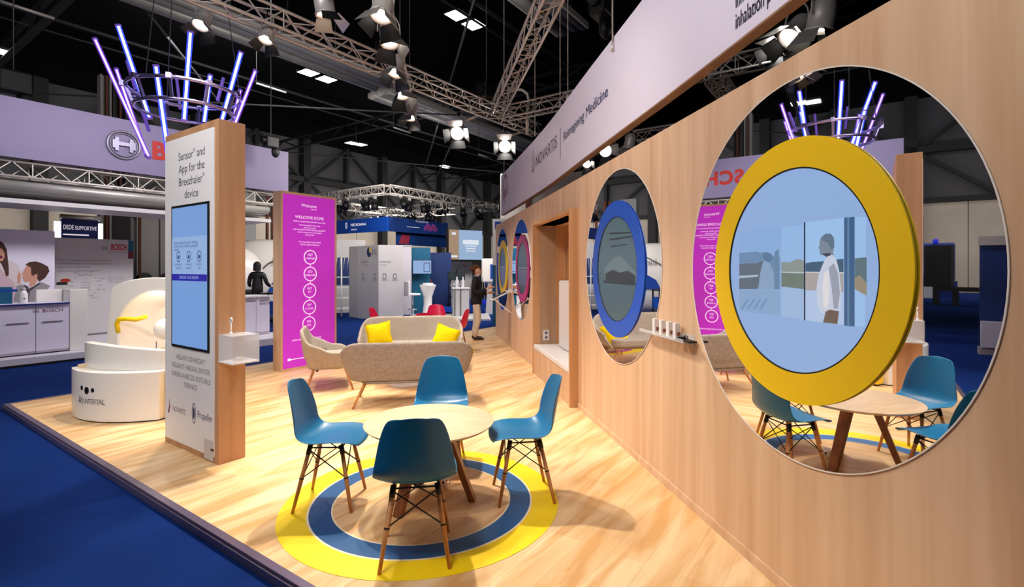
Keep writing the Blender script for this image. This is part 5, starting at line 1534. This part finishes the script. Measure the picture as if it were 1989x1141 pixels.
body.mesh(skin_mesh('b', V_, E_, 0), None, True)
head_mesh(body, HT, .98)
for sx in (-1, 1):
    hand(None, body, M4.Translation((sx * .143, .245, 1.118 if sx > 0 else 1.012)) @ M4.Rotation(R(90), 4, 'Z') @ M4.Rotation(R(-24 if sx > 0 else -12), 4, 'Y') @ M4.Rotation(R(0), 4, 'X'), 1.08, .22)
finish('body', body, 'skin', pr, .0052, 2)
jk = MB(); V_, E_ = [], []
chain(V_, E_, [(0, .0, .72, (.20, .165)), (0, .0, .84, (.178, .142)), (0, .0, .95, (.155, .12)), (0, -.005, 1.10, (.155, .118)), (0, -.01, 1.24, (.17, .12)), (0, -.01, 1.335, (.145, .095)), (0, .022, 1.395, (.088, .086))])
for sx in (-1, 1):
    chain(V_, E_, [(sx * .165, -.01, 1.31, .072), (sx * .205, -.055, 1.06, .060), (sx * .19, .09, 1.03 if sx > 0 else .98, .054), (sx * .15, .235, 1.112 if sx > 0 else 1.008, .045)], 5)
jk.mesh(skin_mesh('j', V_, E_, 0), None, True)
jo = finish('blazer', jk, 'blazer', pr)
MB().grid(lambda u, v: ((u - .5) * .12 * (1 - .7 * v), .138 - .012 * v + .012 * cos((u - .5) * pi), 1.36 - .30 * v), 8, 8).build('shirt_front', 'shirt', pr)
MB().path([(.075 * cos(a), .015 + .07 * sin(a), 1.395 + .02 * sin(a)) for a in [i * pi / 8 for i in range(16)]], .014, 8, closed=True).build('collar', 'shirt', pr)
tr = MB(); V_, E_ = [], []
chain(V_, E_, [(0, 0, 1.0, (.14, .11)), (0, 0, .86, (.15, .12))])
for sx in (-1, 1):
    chain(V_, E_, [(sx * .088, 0, .76, .098), (sx * .09, .055 if sx > 0 else .0, .47, .072), (sx * .087, .0 if sx > 0 else -.04, .22, .060), (sx * .085, -.02 if sx > 0 else -.06, .085, .054)], 1)
tr.mesh(skin_mesh('t', V_, E_, 0), None, True); finish('trousers', tr, 'trousers', pr)
for sx in (-1, 1):
    y0 = -.02 if sx > 0 else -.06
    MB().mesh(skin_mesh('s', [(sx * .085, y0 - .05, .045, .042), (sx * .085, y0 + .06, .040, (.045, .038)), (sx * .087, y0 + .165, .03, (.040, .026)), (sx * .087, y0 + .20, .026, (.028, .02))], [(0, 1), (1, 2), (2, 3)]), None, True).build('shoe', 'shoe', pr)
hr = MB()
hr.grid(lambda u, v: (.083 * cos(2 * pi * u) * sin(pi * v * .5 + .02), -.014 + .103 * sin(2 * pi * u) * sin(pi * v * .5 + .02), .135 + .102 * cos(pi * v * .5 + .02) - (.055 * v * v if sin(2 * pi * u) < -.1 else -.03 * v)), 24, 12, HT, cu=True)
finish('hair', hr, 'hair_brown', pr)
cpm = MB()
cpm.grid(lambda u, v: (.094 * cos(2 * pi * u) * sin(pi * v * .5 + .02), -.02 + .118 * sin(2 * pi * u) * sin(pi * v * .5 + .02), .165 + .09 * cos(pi * v * .5 + .02)), 28, 10, HT, cu=True)
cpm.prism([(.09 * cos(pi * i / 14), .06 + .085 * sin(pi * i / 14)) for i in range(15)], .158, .168, HT)
finish('cap', cpm, 'cap_brown', pr)
m = MB()
for sx in (-1, 1): m.ball((sx * .030, .086, .117), .009, .006, .006, 10, 6, HT)
m.build('eyes', 'black', pr)

# ---- person in black seen from behind
cp = at(500, 560, 13.2)
p2 = thing('person', 'person with long black hair in black clothes, seen from behind at the counter', 'person', (cp.x, cp.y, .09), R(4))
body = MB(); V_, E_ = [], []
chain(V_, E_, [(0, 0, .86, .11), (0, 0, 1.02, .105), (0, 0, 1.2, (.14, .10)), (0, 0, 1.32, (.12, .08)), (0, .01, 1.41, .048), (0, .02, 1.48, .046)])
for sx in (-1, 1):
    chain(V_, E_, [(sx * .16, 0, 1.31, .052), (sx * .22, .02, 1.08, .040), (sx * .26, .18, .98, .034), (sx * .27, .30, 1.0, .026)], 3)
    chain(V_, E_, [(sx * .085, 0, .80, .085), (sx * .09, .01, .46, .056), (sx * .085, -.01, .10, .038), (sx * .085, 0, .04, .034)], 0)
body.mesh(skin_mesh('b', V_, E_, 0), None, True)
head_mesh(body, M4.Translation((0, .02, 1.42)), .95)
for sx in (-1, 1): hand(None, body, M4.Translation((sx * .27, .27, .995)) @ M4.Rotation(R(90), 4, 'Z'), 1.05, .3)
finish('body', body, 'skin', p2, .0055, 2)
sh = MB(); V_, E_ = [], []
chain(V_, E_, [(0, 0, .76, (.19, .155)), (0, 0, .95, (.152, .128)), (0, 0, 1.10, (.15, .122)), (0, 0, 1.25, (.168, .124)), (0, 0, 1.335, (.155, .108)), (0, .005, 1.40, .078)])
for sx in (-1, 1): chain(V_, E_, [(sx * .16, 0, 1.315, .078), (sx * .22, .02, 1.08, .054), (sx * .26, .17, .985, .045)], 4)
sh.mesh(skin_mesh('s', V_, E_, 0), None, True); finish('top', sh, 'black', p2)
tr = MB(); V_, E_ = [], []
chain(V_, E_, [(0, 0, 1.02, (.125, .10)), (0, 0, .86, (.14, .114))])
for sx in (-1, 1): chain(V_, E_, [(sx * .088, 0, .76, .095), (sx * .09, .01, .46, .066), (sx * .085, -.01, .09, .05)], 1)
tr.mesh(skin_mesh('t', V_, E_, 0), None, True); finish('trousers', tr, 'black', p2)
for sx in (-1, 1):
    MB().mesh(skin_mesh('s', [(sx * .085, -.05, .04, .038), (sx * .085, .06, .038, .038), (sx * .087, .17, .028, (.034, .022))], [(0, 1), (1, 2)]), None, True).build('shoe', 'black', p2)
hr = MB()
hr.grid(lambda u, v: ((.088 + .012 * v) * cos(2 * pi * u) * min(1, sin(pi * min(v, .5)) + .0), -.012 + .10 * sin(2 * pi * u) * sin(pi * min(v, .5)) * (1 if sin(2 * pi * u) < 0 else .55), 1.655 - .012 - .10 * (1 - cos(pi * min(v, .5))) - (.30 * (v - .5) if v > .5 else 0)), 24, 14, None, cu=True)
finish('hair', hr, 'hair_black', p2)
# ================================================================== overhead trusses
TZ = 4.5
truss('box_truss', 'long aluminium truss crossing the top of the photo from upper left', hall(-2.2, 5.75, TZ), hall(9.2, 5.75, TZ), .22)
truss('box_truss', 'aluminium truss running up towards us from the node above the fascia end', at(966, 214, 9.75), at(966, 214, 9.75) + V((.178, -1, 0)) * 8.2 + V((0, 0, .05)), .22)
truss('box_truss', 'aluminium truss crossing behind the fascia sign, over the timber wall', hall(7.85, 5.6, TZ), hall(7.85, .6, TZ), .22)
truss('box_truss', 'short aluminium truss between fascia sign and timber wall, at a right angle to its neighbour', hall(8.1, 1.9, TZ), hall(10.5, 1.9, TZ), .22)
truss('box_truss', 'aluminium truss low between fascia and wall near the middle mirror', hall(10.9, 4.2, TZ), hall(10.9, -1.0, TZ), .22)
# square rig in the centre background
n0 = hall(0, 0)
Yk2 = 21.7; K2 = at(752, 368, Yk2)
bq, aq = K2.x * CB + K2.y * SB, -K2.x * SB + K2.y * CB; zq = K2.z
truss('box_truss', 'front left side of the square truss rig in the centre background', hall(bq, aq, zq), hall(bq, aq + 6.5, zq), .36, group=None)
truss('box_truss', 'front right side of the square truss rig, reaching towards the fascia', hall(bq, aq, zq), hall(bq + 7.8, aq, zq), .36)
truss('box_truss', 'rear side of the square truss rig in the centre background', hall(bq + 7.8, aq, zq), hall(bq + 7.8, aq + 6.5, zq), .36)
truss('box_truss', 'inner cross truss of the square rig in the centre background', hall(bq + 3.6, aq, zq - .35), hall(bq + 3.6, aq + 6.5, zq - .35), .3)
truss('box_truss', 'left rear side of the square truss rig in the centre background', hall(bq, aq + 6.5, zq), hall(bq + 7.8, aq + 6.5, zq), .36)
truss('box_truss', 'thin low truss leading right from the square rig to the timber wall end', hall(bq + 7.0, aq - .5, zq - .9), hall(bq + 13, aq - .5, zq - .9), .26)
# black spotlights packed on the square rig
mat('fixture_black', rgb(18, 18, 20), .5, .2)
fx0 = thing('stage_spotlight', 'small black stage spotlight hanging in the square truss rig', 'spotlight', hall(bq, aq + .8, zq), HA, 'black spotlights on the square truss rig')
MB().cyl((0, 0, -.82), (0, 0, -.48), .17, .13, n=12).build('housing', 'fixture_black', fx0)
MB().path([(-.2, 0, -.62), (-.2, 0, -.35), (.2, 0, -.35), (.2, 0, -.62)], .025, 6).build('yoke', 'fixture_black', fx0)
MB().box(-.06, .06, -.06, .06, -.36, -.225).build('clamp', 'alu_matt', fx0)
rnd = random.Random(3)
for i in range(27):
    if i < 9: b_, a_, z_ = bq, aq + 1.4 + i * .58, zq
    elif i < 18: b_, a_, z_ = bq + .6 + (i - 9) * .72, aq, zq
    else: b_, a_, z_ = bq + 3.6, aq + .5 + (i - 18) * .62, zq - .35
    r = dup(fx0, hall(b_, a_, z_), HA + rnd.uniform(-1, 1))
    r.rotation_euler = (rnd.uniform(-.5, .5), rnd.uniform(-.5, .5), HA + rnd.uniform(-1, 1))

# ================================================================== floodlights with barn doors
def flood(loc, aim, size, label, glow='lamp_glow', doors=(35, 35, 35, 35), hang=.35):
    d = V(aim).normalized()
    q = (-d).to_track_quat('Z', 'Y')
    t = thing('floodlight', label, 'floodlight', M=M4.Translation(loc) @ q.to_matrix().to_4x4() @ M4.Scale(size, 4))
    MB().lathe([(0, .30), (.07, .30), (.115, .24), (.13, .10), (.13, -.02), (.145, -.03), (.145, -.05), (.125, -.05), (.115, .02), (.0, .05)][::-1], 28).build('housing', 'alu', t)
    MB().lathe([(0, -.022), (.06, -.030), (.112, -.012)], 24).build('lens', glow, t)
    for k_ in range(4):
        a = k_ * pi / 2; op = R(doors[k_])
        T = M4.Rotation(a, 4, 'Z') @ M4.Translation((0, .135, -.05)) @ M4.Rotation(pi + op, 4, 'X')
        w0, w1, L = (.12, .17, .20) if k_ % 2 == 0 else (.10, .13, .18)
        m = MB(); m.prism([(-w0, 0), (w0, 0), (w1, L), (-w1, L)], -.002, .002, T @ M4(((1, 0, 0, 0), (0, 0, 1, 0), (0, 1, 0, 0), (0, 0, 0, 1))))
        m.build('barn_door', 'door_alu' if k_ in (0, 1) else 'fixture_black', t)
    R3 = q.to_matrix()
    upl = R3.inverted() @ V((0, 0, 1))
    m = MB()
    side = V((1, 0, 0)) if abs(upl.x) < .8 else V((0, 1, 0))
    pts = [side * -.165 + V((0, 0, .10))]
    for i in range(9):
        an = pi * i / 8
        pts.append(side * (-.165 * cos(an)) + V((0, 0, .10)) + (upl - side * upl.dot(side)).normalized() * (.10 + .20 * sin(an)))
    pts.append(side * .165 + V((0, 0, .10)))
    m.path(pts, .010, 6).build('yoke', 'alu_matt', t)
    top = V((0, 0, .10)) + (upl - side * upl.dot(side)).normalized() * .30
    MB().cyl(top, top + upl * hang / size, .012, n=6).build('hanger', 'black_metal', t)
    m = MB(); m.box(-.03, .03, -.03, .03, -.03, .03, M4.Translation(top + upl * .03)); m.build('clamp', 'black_metal', t)
    return t
mat('door_alu', rgb(176, 172, 168), .4, .7)
dn = V((0, 0, -1))
flood(at(391, 46, 6.9), V((-.10, -.45, -1)), .80, 'floodlight with its round glowing face, right above the tallest blue tube')
flood(at(517, 74, 5.95), V((-.1, -.35, -1)), .62, 'floodlight hanging just under the long truss, right of the blue tubes')
flood(at(632, 22, 5.15), V((.15, .1, -1)), .74, 'silver floodlight with black flaps alone at the top edge of the photo')
for (px, py, Y, ax, lab) in ((741, 26, 4.95, -.15, 'first and largest floodlight of the hanging row at the top edge'), (757, 78, 5.75, .2, 'second floodlight down the hanging row, showing a dark flap'), (768, 138, 6.75, -.2, 'third floodlight down the hanging row, level with the truss'),
                           (782, 182, 7.75, .25, 'fourth floodlight down the hanging row, just below the truss'), (797, 226, 8.9, -.1, 'last and lowest floodlight of the hanging row')):
    flood(at(px, py, Y), V((ax, -.30, -1)), .80, lab, 'lamp_glow', (22, 28, 36, 22), .2)
t = thing('lamp_bar', 'thin pipe carrying the hanging row of five floodlights', 'lamp bar', (0, 0, 0))
pa, pb = at(741, 26, 4.95), at(797, 226, 8.9)
pa.z += .45; pb.z += .45; dd_ = (pb - pa)
MB().cyl(pa - dd_ * .3, pb + dd_ * .05, .025, n=10).build('pipe', 'alu_matt', t)
m = MB()
for f_ in (.05, .5, .95): m.cyl(pa + dd_ * f_, pa + dd_ * f_ + V((0, 0, 7.5)), .008, n=6)
m.build('suspension_cable', 'cable', t)
flood(at(889, 258, 10.1), V((-.15, -1, -.65)), 1.05, 'glaring floodlight with white flap in the middle, left of the fascia sign', 'lamp_glow_hot', (50, 40, 30, 30))
flood(at(981, 284, 11.2), V((-.05, -1, -.5)), 1.05, 'glaring floodlight just left of the tip of the fascia sign', 'lamp_glow_hot', (50, 30, 30, 30))
flood(at(1177, 292, 10.4), V((-.55, -1, -.5)), 1.0, 'floodlight facing us between fascia and timber wall, above the blue ring', 'lamp_glow_hot', (70, 70, 70, 70))
flood(at(1140, 318, 12.2), V((-.3, -1, -.7)), .8, 'small dim floodlight low between fascia and timber wall', 'lamp_glow', (40, 40, 40, 40))
flood(at(1222, 284, 9.6), V((-.2, .3, -1)), .8, 'grey floodlight seen from its back above the wall, right of the facing one', 'lamp_glow', (20, 20, 20, 20))
flood(at(1538, 70, 5.75), V((-.7, -.2, -.8)), 1.0, 'silver floodlight over the timber wall, right one of the bright pair', 'lamp_glow', (30, 50, 30, 30))
flood(at(1505, 96, 6.9), V((-.8, -.5, -.7)), .8, 'glowing floodlight partly hidden by the timber wall at the truss end', 'lamp_glow_hot', (40, 30, 30, 30))
flood(at(1592, 52, 4.9), V((-.1, .2, -1)), .9, 'floodlight with square yoke rightmost above the timber wall', 'lamp_glow', (30, 30, 30, 30))
# outrigger bars of the two glaring lamps
for (p, q, lab) in (((at(935, 222, 10.0)), at(891, 240, 10.1), 'short outrigger bar carrying the left glaring floodlight'), (at(1022, 254, 10.9), at(983, 266, 11.2), 'short outrigger bar carrying the glaring floodlight beside the fascia tip')):
    t = thing('outrigger_bar', lab, 'bar', p)
    MB().cyl((0, 0, 0), q - p, .03, n=8).build('pipe', 'alu_matt', t); MB().box(-.05, .05, -.05, .05, -.06, .06).build('clamp', 'black_metal', t)
# bent cable pipe at the node and black hoists
t = thing('cable_conduit', 'bent silver conduit dropping beside the truss node left of the fascia sign', 'conduit', at(1010, 175, 9.6))
o_ = at(1010, 175, 9.6)
MB().path([at(985, 172, 9.6) - o_, at(1015, 175, 9.6) - o_, at(1024, 182, 9.6) - o_, at(1027, 195, 9.6) - o_, at(1024, 215, 9.6) - o_, at(1024, 262, 9.6) - o_], .03, 8).build('pipe', 'alu', t)
def hoist(px, py, Y, label, top=13.1, s=1.0, name='chain_hoist', cat='hoist'):
    c = at(px, py, Y); t = thing(name, label, cat, c, HA)
    MB().box(-.16 * s, .16 * s, -.11 * s, .11 * s, -.14 * s, .14 * s).build('motor', 'fixture_black', t, bevel=.03 * s)
    MB().cyl((-.24 * s, 0, .02), (-.16 * s, 0, .02), .09 * s, n=14).build('end_cover', 'black_metal', t)
    MB().ball((.12 * s, 0, -.22 * s), .10 * s, .08 * s, .14 * s, 12, 8).build('chain_bag', 'fixture_black', t)
    MB().cyl((0, 0, .14 * s), (0, 0, top - c.z), .012, n=6).build('chain', 'cable', t)
hoist(945, 178, 9.7, 'black chain hoist on a cable at the truss node left of the fascia')
hoist(526, 277, 12.0, 'black motor hanging on a thin cable above the end of the lilac fascia', s=.95)
hoist(26, 160, 11.0, 'black winch on a cable above the lilac fascia at the left edge', s=1.7)
hoist(1168, 12, 6.2, 'black lighting head at the top edge left of the fascia sign')
# plain suspension cables and the steel drop wires of the fascia
for i, (px, py, Y, lab) in enumerate(((1088, 190, 8.0, 'thin steel wire, left of the pair holding the fascia sign'), (1103, 176, 7.6, 'thin steel wire, right of the pair holding the fascia sign'), (1190, 70, 4.7, 'thin steel wire holding the near end of the fascia sign'), (1039, 250, 9.3, 'thin steel wire beside the bent conduit, holding the fascia'), (979, 336, 11.6, 'thin steel wire holding the tip of the fascia sign'))):
    p = at(px, py, Y); t = thing('suspension_wire', lab, 'wire', p)
    MB().cyl((0, 0, -.1), (0, 0, 13.1 - p.z), .009, n=6).build('wire', 'alu_matt', t)
    MB().cyl((0, 0, -.14), (0, 0, -.06), .018, n=8).build('shackle', 'alu', t)

# ================================================================== roof: gutters, ceiling light panels, small pipes
def roof_duct(px0, py0, px1, py1, z, w, label):
    Y0 = F * (z - H) / (HY - py0); Y1 = F * (z - H) / (HY - py1)
    p, q = at(px0, py0, Y0), at(px1, py1, Y1); b0, a0 = p.x * CB + p.y * SB, -p.x * SB + p.y * CB; b1_, a1_ = q.x * CB + q.y * SB, -q.x * SB + q.y * CB
    t = hthing('roof_duct', label, 'duct', b0, a0, z)
    L = b1_ - b0
    m = MB()
    for k_, (y, zz, r) in enumerate(((-w * .42, .0, .13), (-.1, .22, .26), (w * .38, .05, .18))):
        m.cyl((-4 if k_ >= 0 else 0, y, zz), (L, y, zz), r * w, n=14)
    m.build('ribbed_body', 'silver_duct', t)
    MB().box(-4, L, -w * .62, -w * .56, -.12, .12).box(-4, L, w * .58, w * .64, -.1, .2).build('side_rails', 'alu_matt', t)
    for i in range(5): MB().cyl((L * i / 4.2, 0, .4), (L * i / 4.2, 0, 13.1 - z), .03, n=6).build('hanger', 'cable', t)
    return t
roof_duct(310, 0, 690, 182, 11.0, 1.5, 'long silver roof duct running from upper left above the blue tubes')
roof_duct(838, 218, 1056, 322, 11.0, 1.5, 'silver roof duct behind the glaring floodlights')
roof_duct(1040, 0, 1110, 60, 11.6, 1.2, 'dim silver roof duct piece above the diagonal truss')
panels = (((888, 29), (920, 48), 12.6), ((599, 141), (634, 154), 11.6), ((683, 278), (700, 281), 11.6), ((862, 323), (868, 325), 11.6), ((872, 237), (884, 242), 11.6), ((6, 101), (-40, 92), 11.6), ((1130, 336), (1142, 339), 11.4))
labs = ('pair of bright square ceiling panels at the top, right of the lamp row', 'pair of ceiling panels lit on the edge of the long silver duct', 'pair of ceiling panels glowing before the dark wall bracing', 'small far pair of ceiling panels low over the square rig', 'ceiling panel pair beside the duct behind the glaring lamps', 'ceiling panel pair cut by the left edge of the photo', 'small ceiling panel pair between fascia and timber wall')
for (pa_, pb_, z), lab in zip(panels, labs):
    A_ = at(pa_[0], pa_[1], F * (z - H) / (HY - pa_[1])); B_ = at(pb_[0], pb_[1], F * (z - H) / (HY - pb_[1]))
    if (B_ - A_).length > 2.2: B_ = A_ + (B_ - A_).normalized() * 1.6
    t = thing('ceiling_light', lab, 'ceiling light', A_, HA)
    dB = M4.Rotation(-HA, 3, 'Z') @ (B_ - A_)
    for (c) in (V((0, 0, 0)), dB):
        MB().box(c.x - .42, c.x + .42, c.y - .42, c.y + .42, -.01, .10).build('frame', 'black_metal', t)
        MB().box(c.x - .39, c.x + .39, c.y - .39, c.y + .39, -.016, -.0105).build('diffuser', 'panel_glow', t)
    MB().bar((0, 0, .06), dB + V((0, 0, .06)), .08).build('bridge', 'black_metal', t)
    MB().cyl((dB.x / 2, dB.y / 2, .1), (dB.x / 2, dB.y / 2, 13.1 - z), .02, n=6).build('rod', 'cable', t)
for i, (px0, py0, px1, py1, z, lab) in enumerate(((0, 2, 105, 36, 9.5, 'thin grey roof pipe in the upper left corner'), (498, 162, 555, 180, 10.5, 'short pale tube light in the dark between blue tubes and duct'), (764, 247, 797, 258, 10.0, 'short pale strip hanging below the row of floodlights'), (930, 300, 954, 307, 9.0, 'short pale strip before the dark wall left of the fascia tip'))):
    p = at(px0, py0, F * (z - H) / (HY - py0)); q = at(px1, py1, F * (z - H) / (HY - py1))
    t = thing('roof_pipe', lab, 'pipe', p)
    MB().cyl((0, 0, 0), q - p, .05, n=8).build('tube', 'alu_matt', t); MB().cyl((0, 0, 0), (0, 0, 13.1 - p.z), .012, n=6).build('rod', 'cable', t)
# dark tie rods of the roof
for i, (p0, p1) in enumerate((((hall(6, 20, 11.4)), hall(24, 41, 9.5)), (hall(24, 20, 11.4), hall(42, 41, 9.5)), (hall(24, 41, 11.5), hall(42, 22, 9.8)), (hall(42, 18, 11.4), hall(60, 41, 9.5)), (hall(6, 41, 11.5), hall(24, 18, 10.5)), (hall(15, 12, 12.2), hall(36, 36, 10.0)))):
    m = MB(); m.cyl(p0, p1, .05, n=6)
    structure(m.build('trim_%d' % (61 + i), 'cable'))

# ================================================================== light
def spot(loc, target, power, col=(1, .9, .76), size=R(75), blend=.6, rad=.10):
    l = bpy.data.lights.new('spot', 'SPOT'); l.energy = power; l.color = col; l.spot_size = size; l.spot_blend = blend; l.shadow_soft_size = rad
    o = bpy.data.objects.new('spot', l); COL.objects.link(o); o.location = loc
    o.rotation_euler = (V(target) - V(loc)).to_track_quat('-Z', 'Y').to_euler(); return o
def area(loc, target, power, sx, sy, col=(1, .95, .9)):
    l = bpy.data.lights.new('area', 'AREA'); l.energy = power; l.color = col; l.shape = 'RECTANGLE'; l.size = sx; l.size_y = sy
    o = bpy.data.objects.new('area', l); COL.objects.link(o); o.location = loc
    o.rotation_euler = (V(target) - V(loc)).to_track_quat('-Z', 'Y').to_euler(); return o
WARM = (1.0, .885, .74)
K = .86
spot(at(741, 26, 4.95) + V((0, 0, -.10)), (-.5, 3.4, 0), 620 * K, WARM, R(75), .6, .05)
spot(at(757, 78, 5.75) + V((0, 0, -.10)), (-.9, 4.6, 0), 300 * K, WARM)
spot(at(768, 138, 6.75) + V((0, 0, -.10)), (-1.6, 6.4, 0), 380 * K, WARM)
spot(at(782, 182, 7.75) + V((0, 0, -.10)), (-.6, 7.2, 0), 380 * K, WARM)
spot(at(797, 226, 8.9) + V((0, 0, -.10)), (-1.0, 9.6, 0), 380 * K, WARM)
spot(at(632, 22, 5.15) + V((0, 0, -.10)), (-1.6, 4.4, 0), 330 * K, WARM)
spot(at(517, 72, 5.95) + V((0, 0, -.12)), (-3.0, 5.4, 0), 360 * K, WARM)
spot(at(391, 48, 5.7) + V((0, 0, -.12)), (-3.9, 5.6, 0), 380 * K, WARM)
# added spots without fixtures: two for the timber wall, one fill for the near floor
spot((-1.5, 1.6, 4.3), (1.2, 2.9, 1.2), 200 * K, WARM, R(95))
spot((-1.4, 3.2, 4.3), (.7, 6.2, 1.2), 150 * K, WARM, R(95))
spot((-1.1, 1.2, 4.3), (-1.0, 3.0, 0), 110 * K, WARM, R(80))
# pod hood lamp
l = bpy.data.lights.new('pod_lamp', 'POINT'); l.energy = 3.2; l.color = (1, .9, .8); l.shadow_soft_size = .06
o = bpy.data.objects.new('pod_lamp', l); COL.objects.link(o); o.location = PODM @ V((.05, .05, 1.12))
# added spots that brighten the kiosk front and the pod
spot((-3.1, .2, 4.3), (-2.75, 4.3, 1.5), 520, (1, .95, .9), R(50))
spot((-6.2, 3.0, 4.3), (-4.4, 5.9, .7), 230, (1, .95, .9), R(55))
# added area lights without fixtures, brightening booths, fascia sign and hall walls
area(hall(3.2, 9.6, 4.6), hall(3.2, 13.5, 1.2), 120, 3.5, .6, (.96, .93, 1))
area(hall(9, 9.5, 5.0), hall(9, 13, 1.0), 220, 3, 1.0)
area(hall(13.0, 9.0, 5.0), hall(12.2, 13.2, 1.0), 330, 4, 1.2)
area(hall(21, 20, 3.4), hall(24, 36, 2.0), 900, 5, 2)
area((-2.5, 1.5, 5.2), (1.0, 6.0, 3.2), 120, 3, 1, (.93, .93, 1.0))
for b_, e_ in ((-20, 520), (-4, 450), (12, 700), (28, 1300), (46, 1500)):
    area(hall(b_, 33, 5.9), hall(b_, 42, 2.0), e_, 14, 1.0, (1, .93, .84))
    area(hall(b_, 24, 12.5), hall(b_, 40, 7), 800, 8, 4, (.95, .95, 1))
area(hall(1.5, 5.5, 7.6), hall(3.0, 9.5, 11), 260, 5, .5)  # this and the next: added uplights that brighten the silver ducts
area(hall(9.0, 9.5, 7.6), hall(10, 11.5, 11), 420, 6, .5)
area(hall(bq - 2.2, aq - 2.2, 4.0), hall(bq + 1, aq + 1, 3.4), 160, 3, .5)  # added light that brightens the hanging blue fascia
wd = bpy.data.worlds.new('world'); SC.world = wd; wd.use_nodes = True
wd.node_tree.nodes['Background'].inputs[0].default_value = (.86, .84, 1.0, 1); wd.node_tree.nodes['Background'].inputs[1].default_value = .14
SC.cycles.max_bounces = 6; SC.cycles.glossy_bounces = 4; SC.cycles.transparent_max_bounces = 12
SC.cycles.use_adaptive_sampling = True; SC.cycles.adaptive_threshold = .02
SC.cycles.use_denoising = True
SC.cycles.sample_clamp_indirect = 6.0
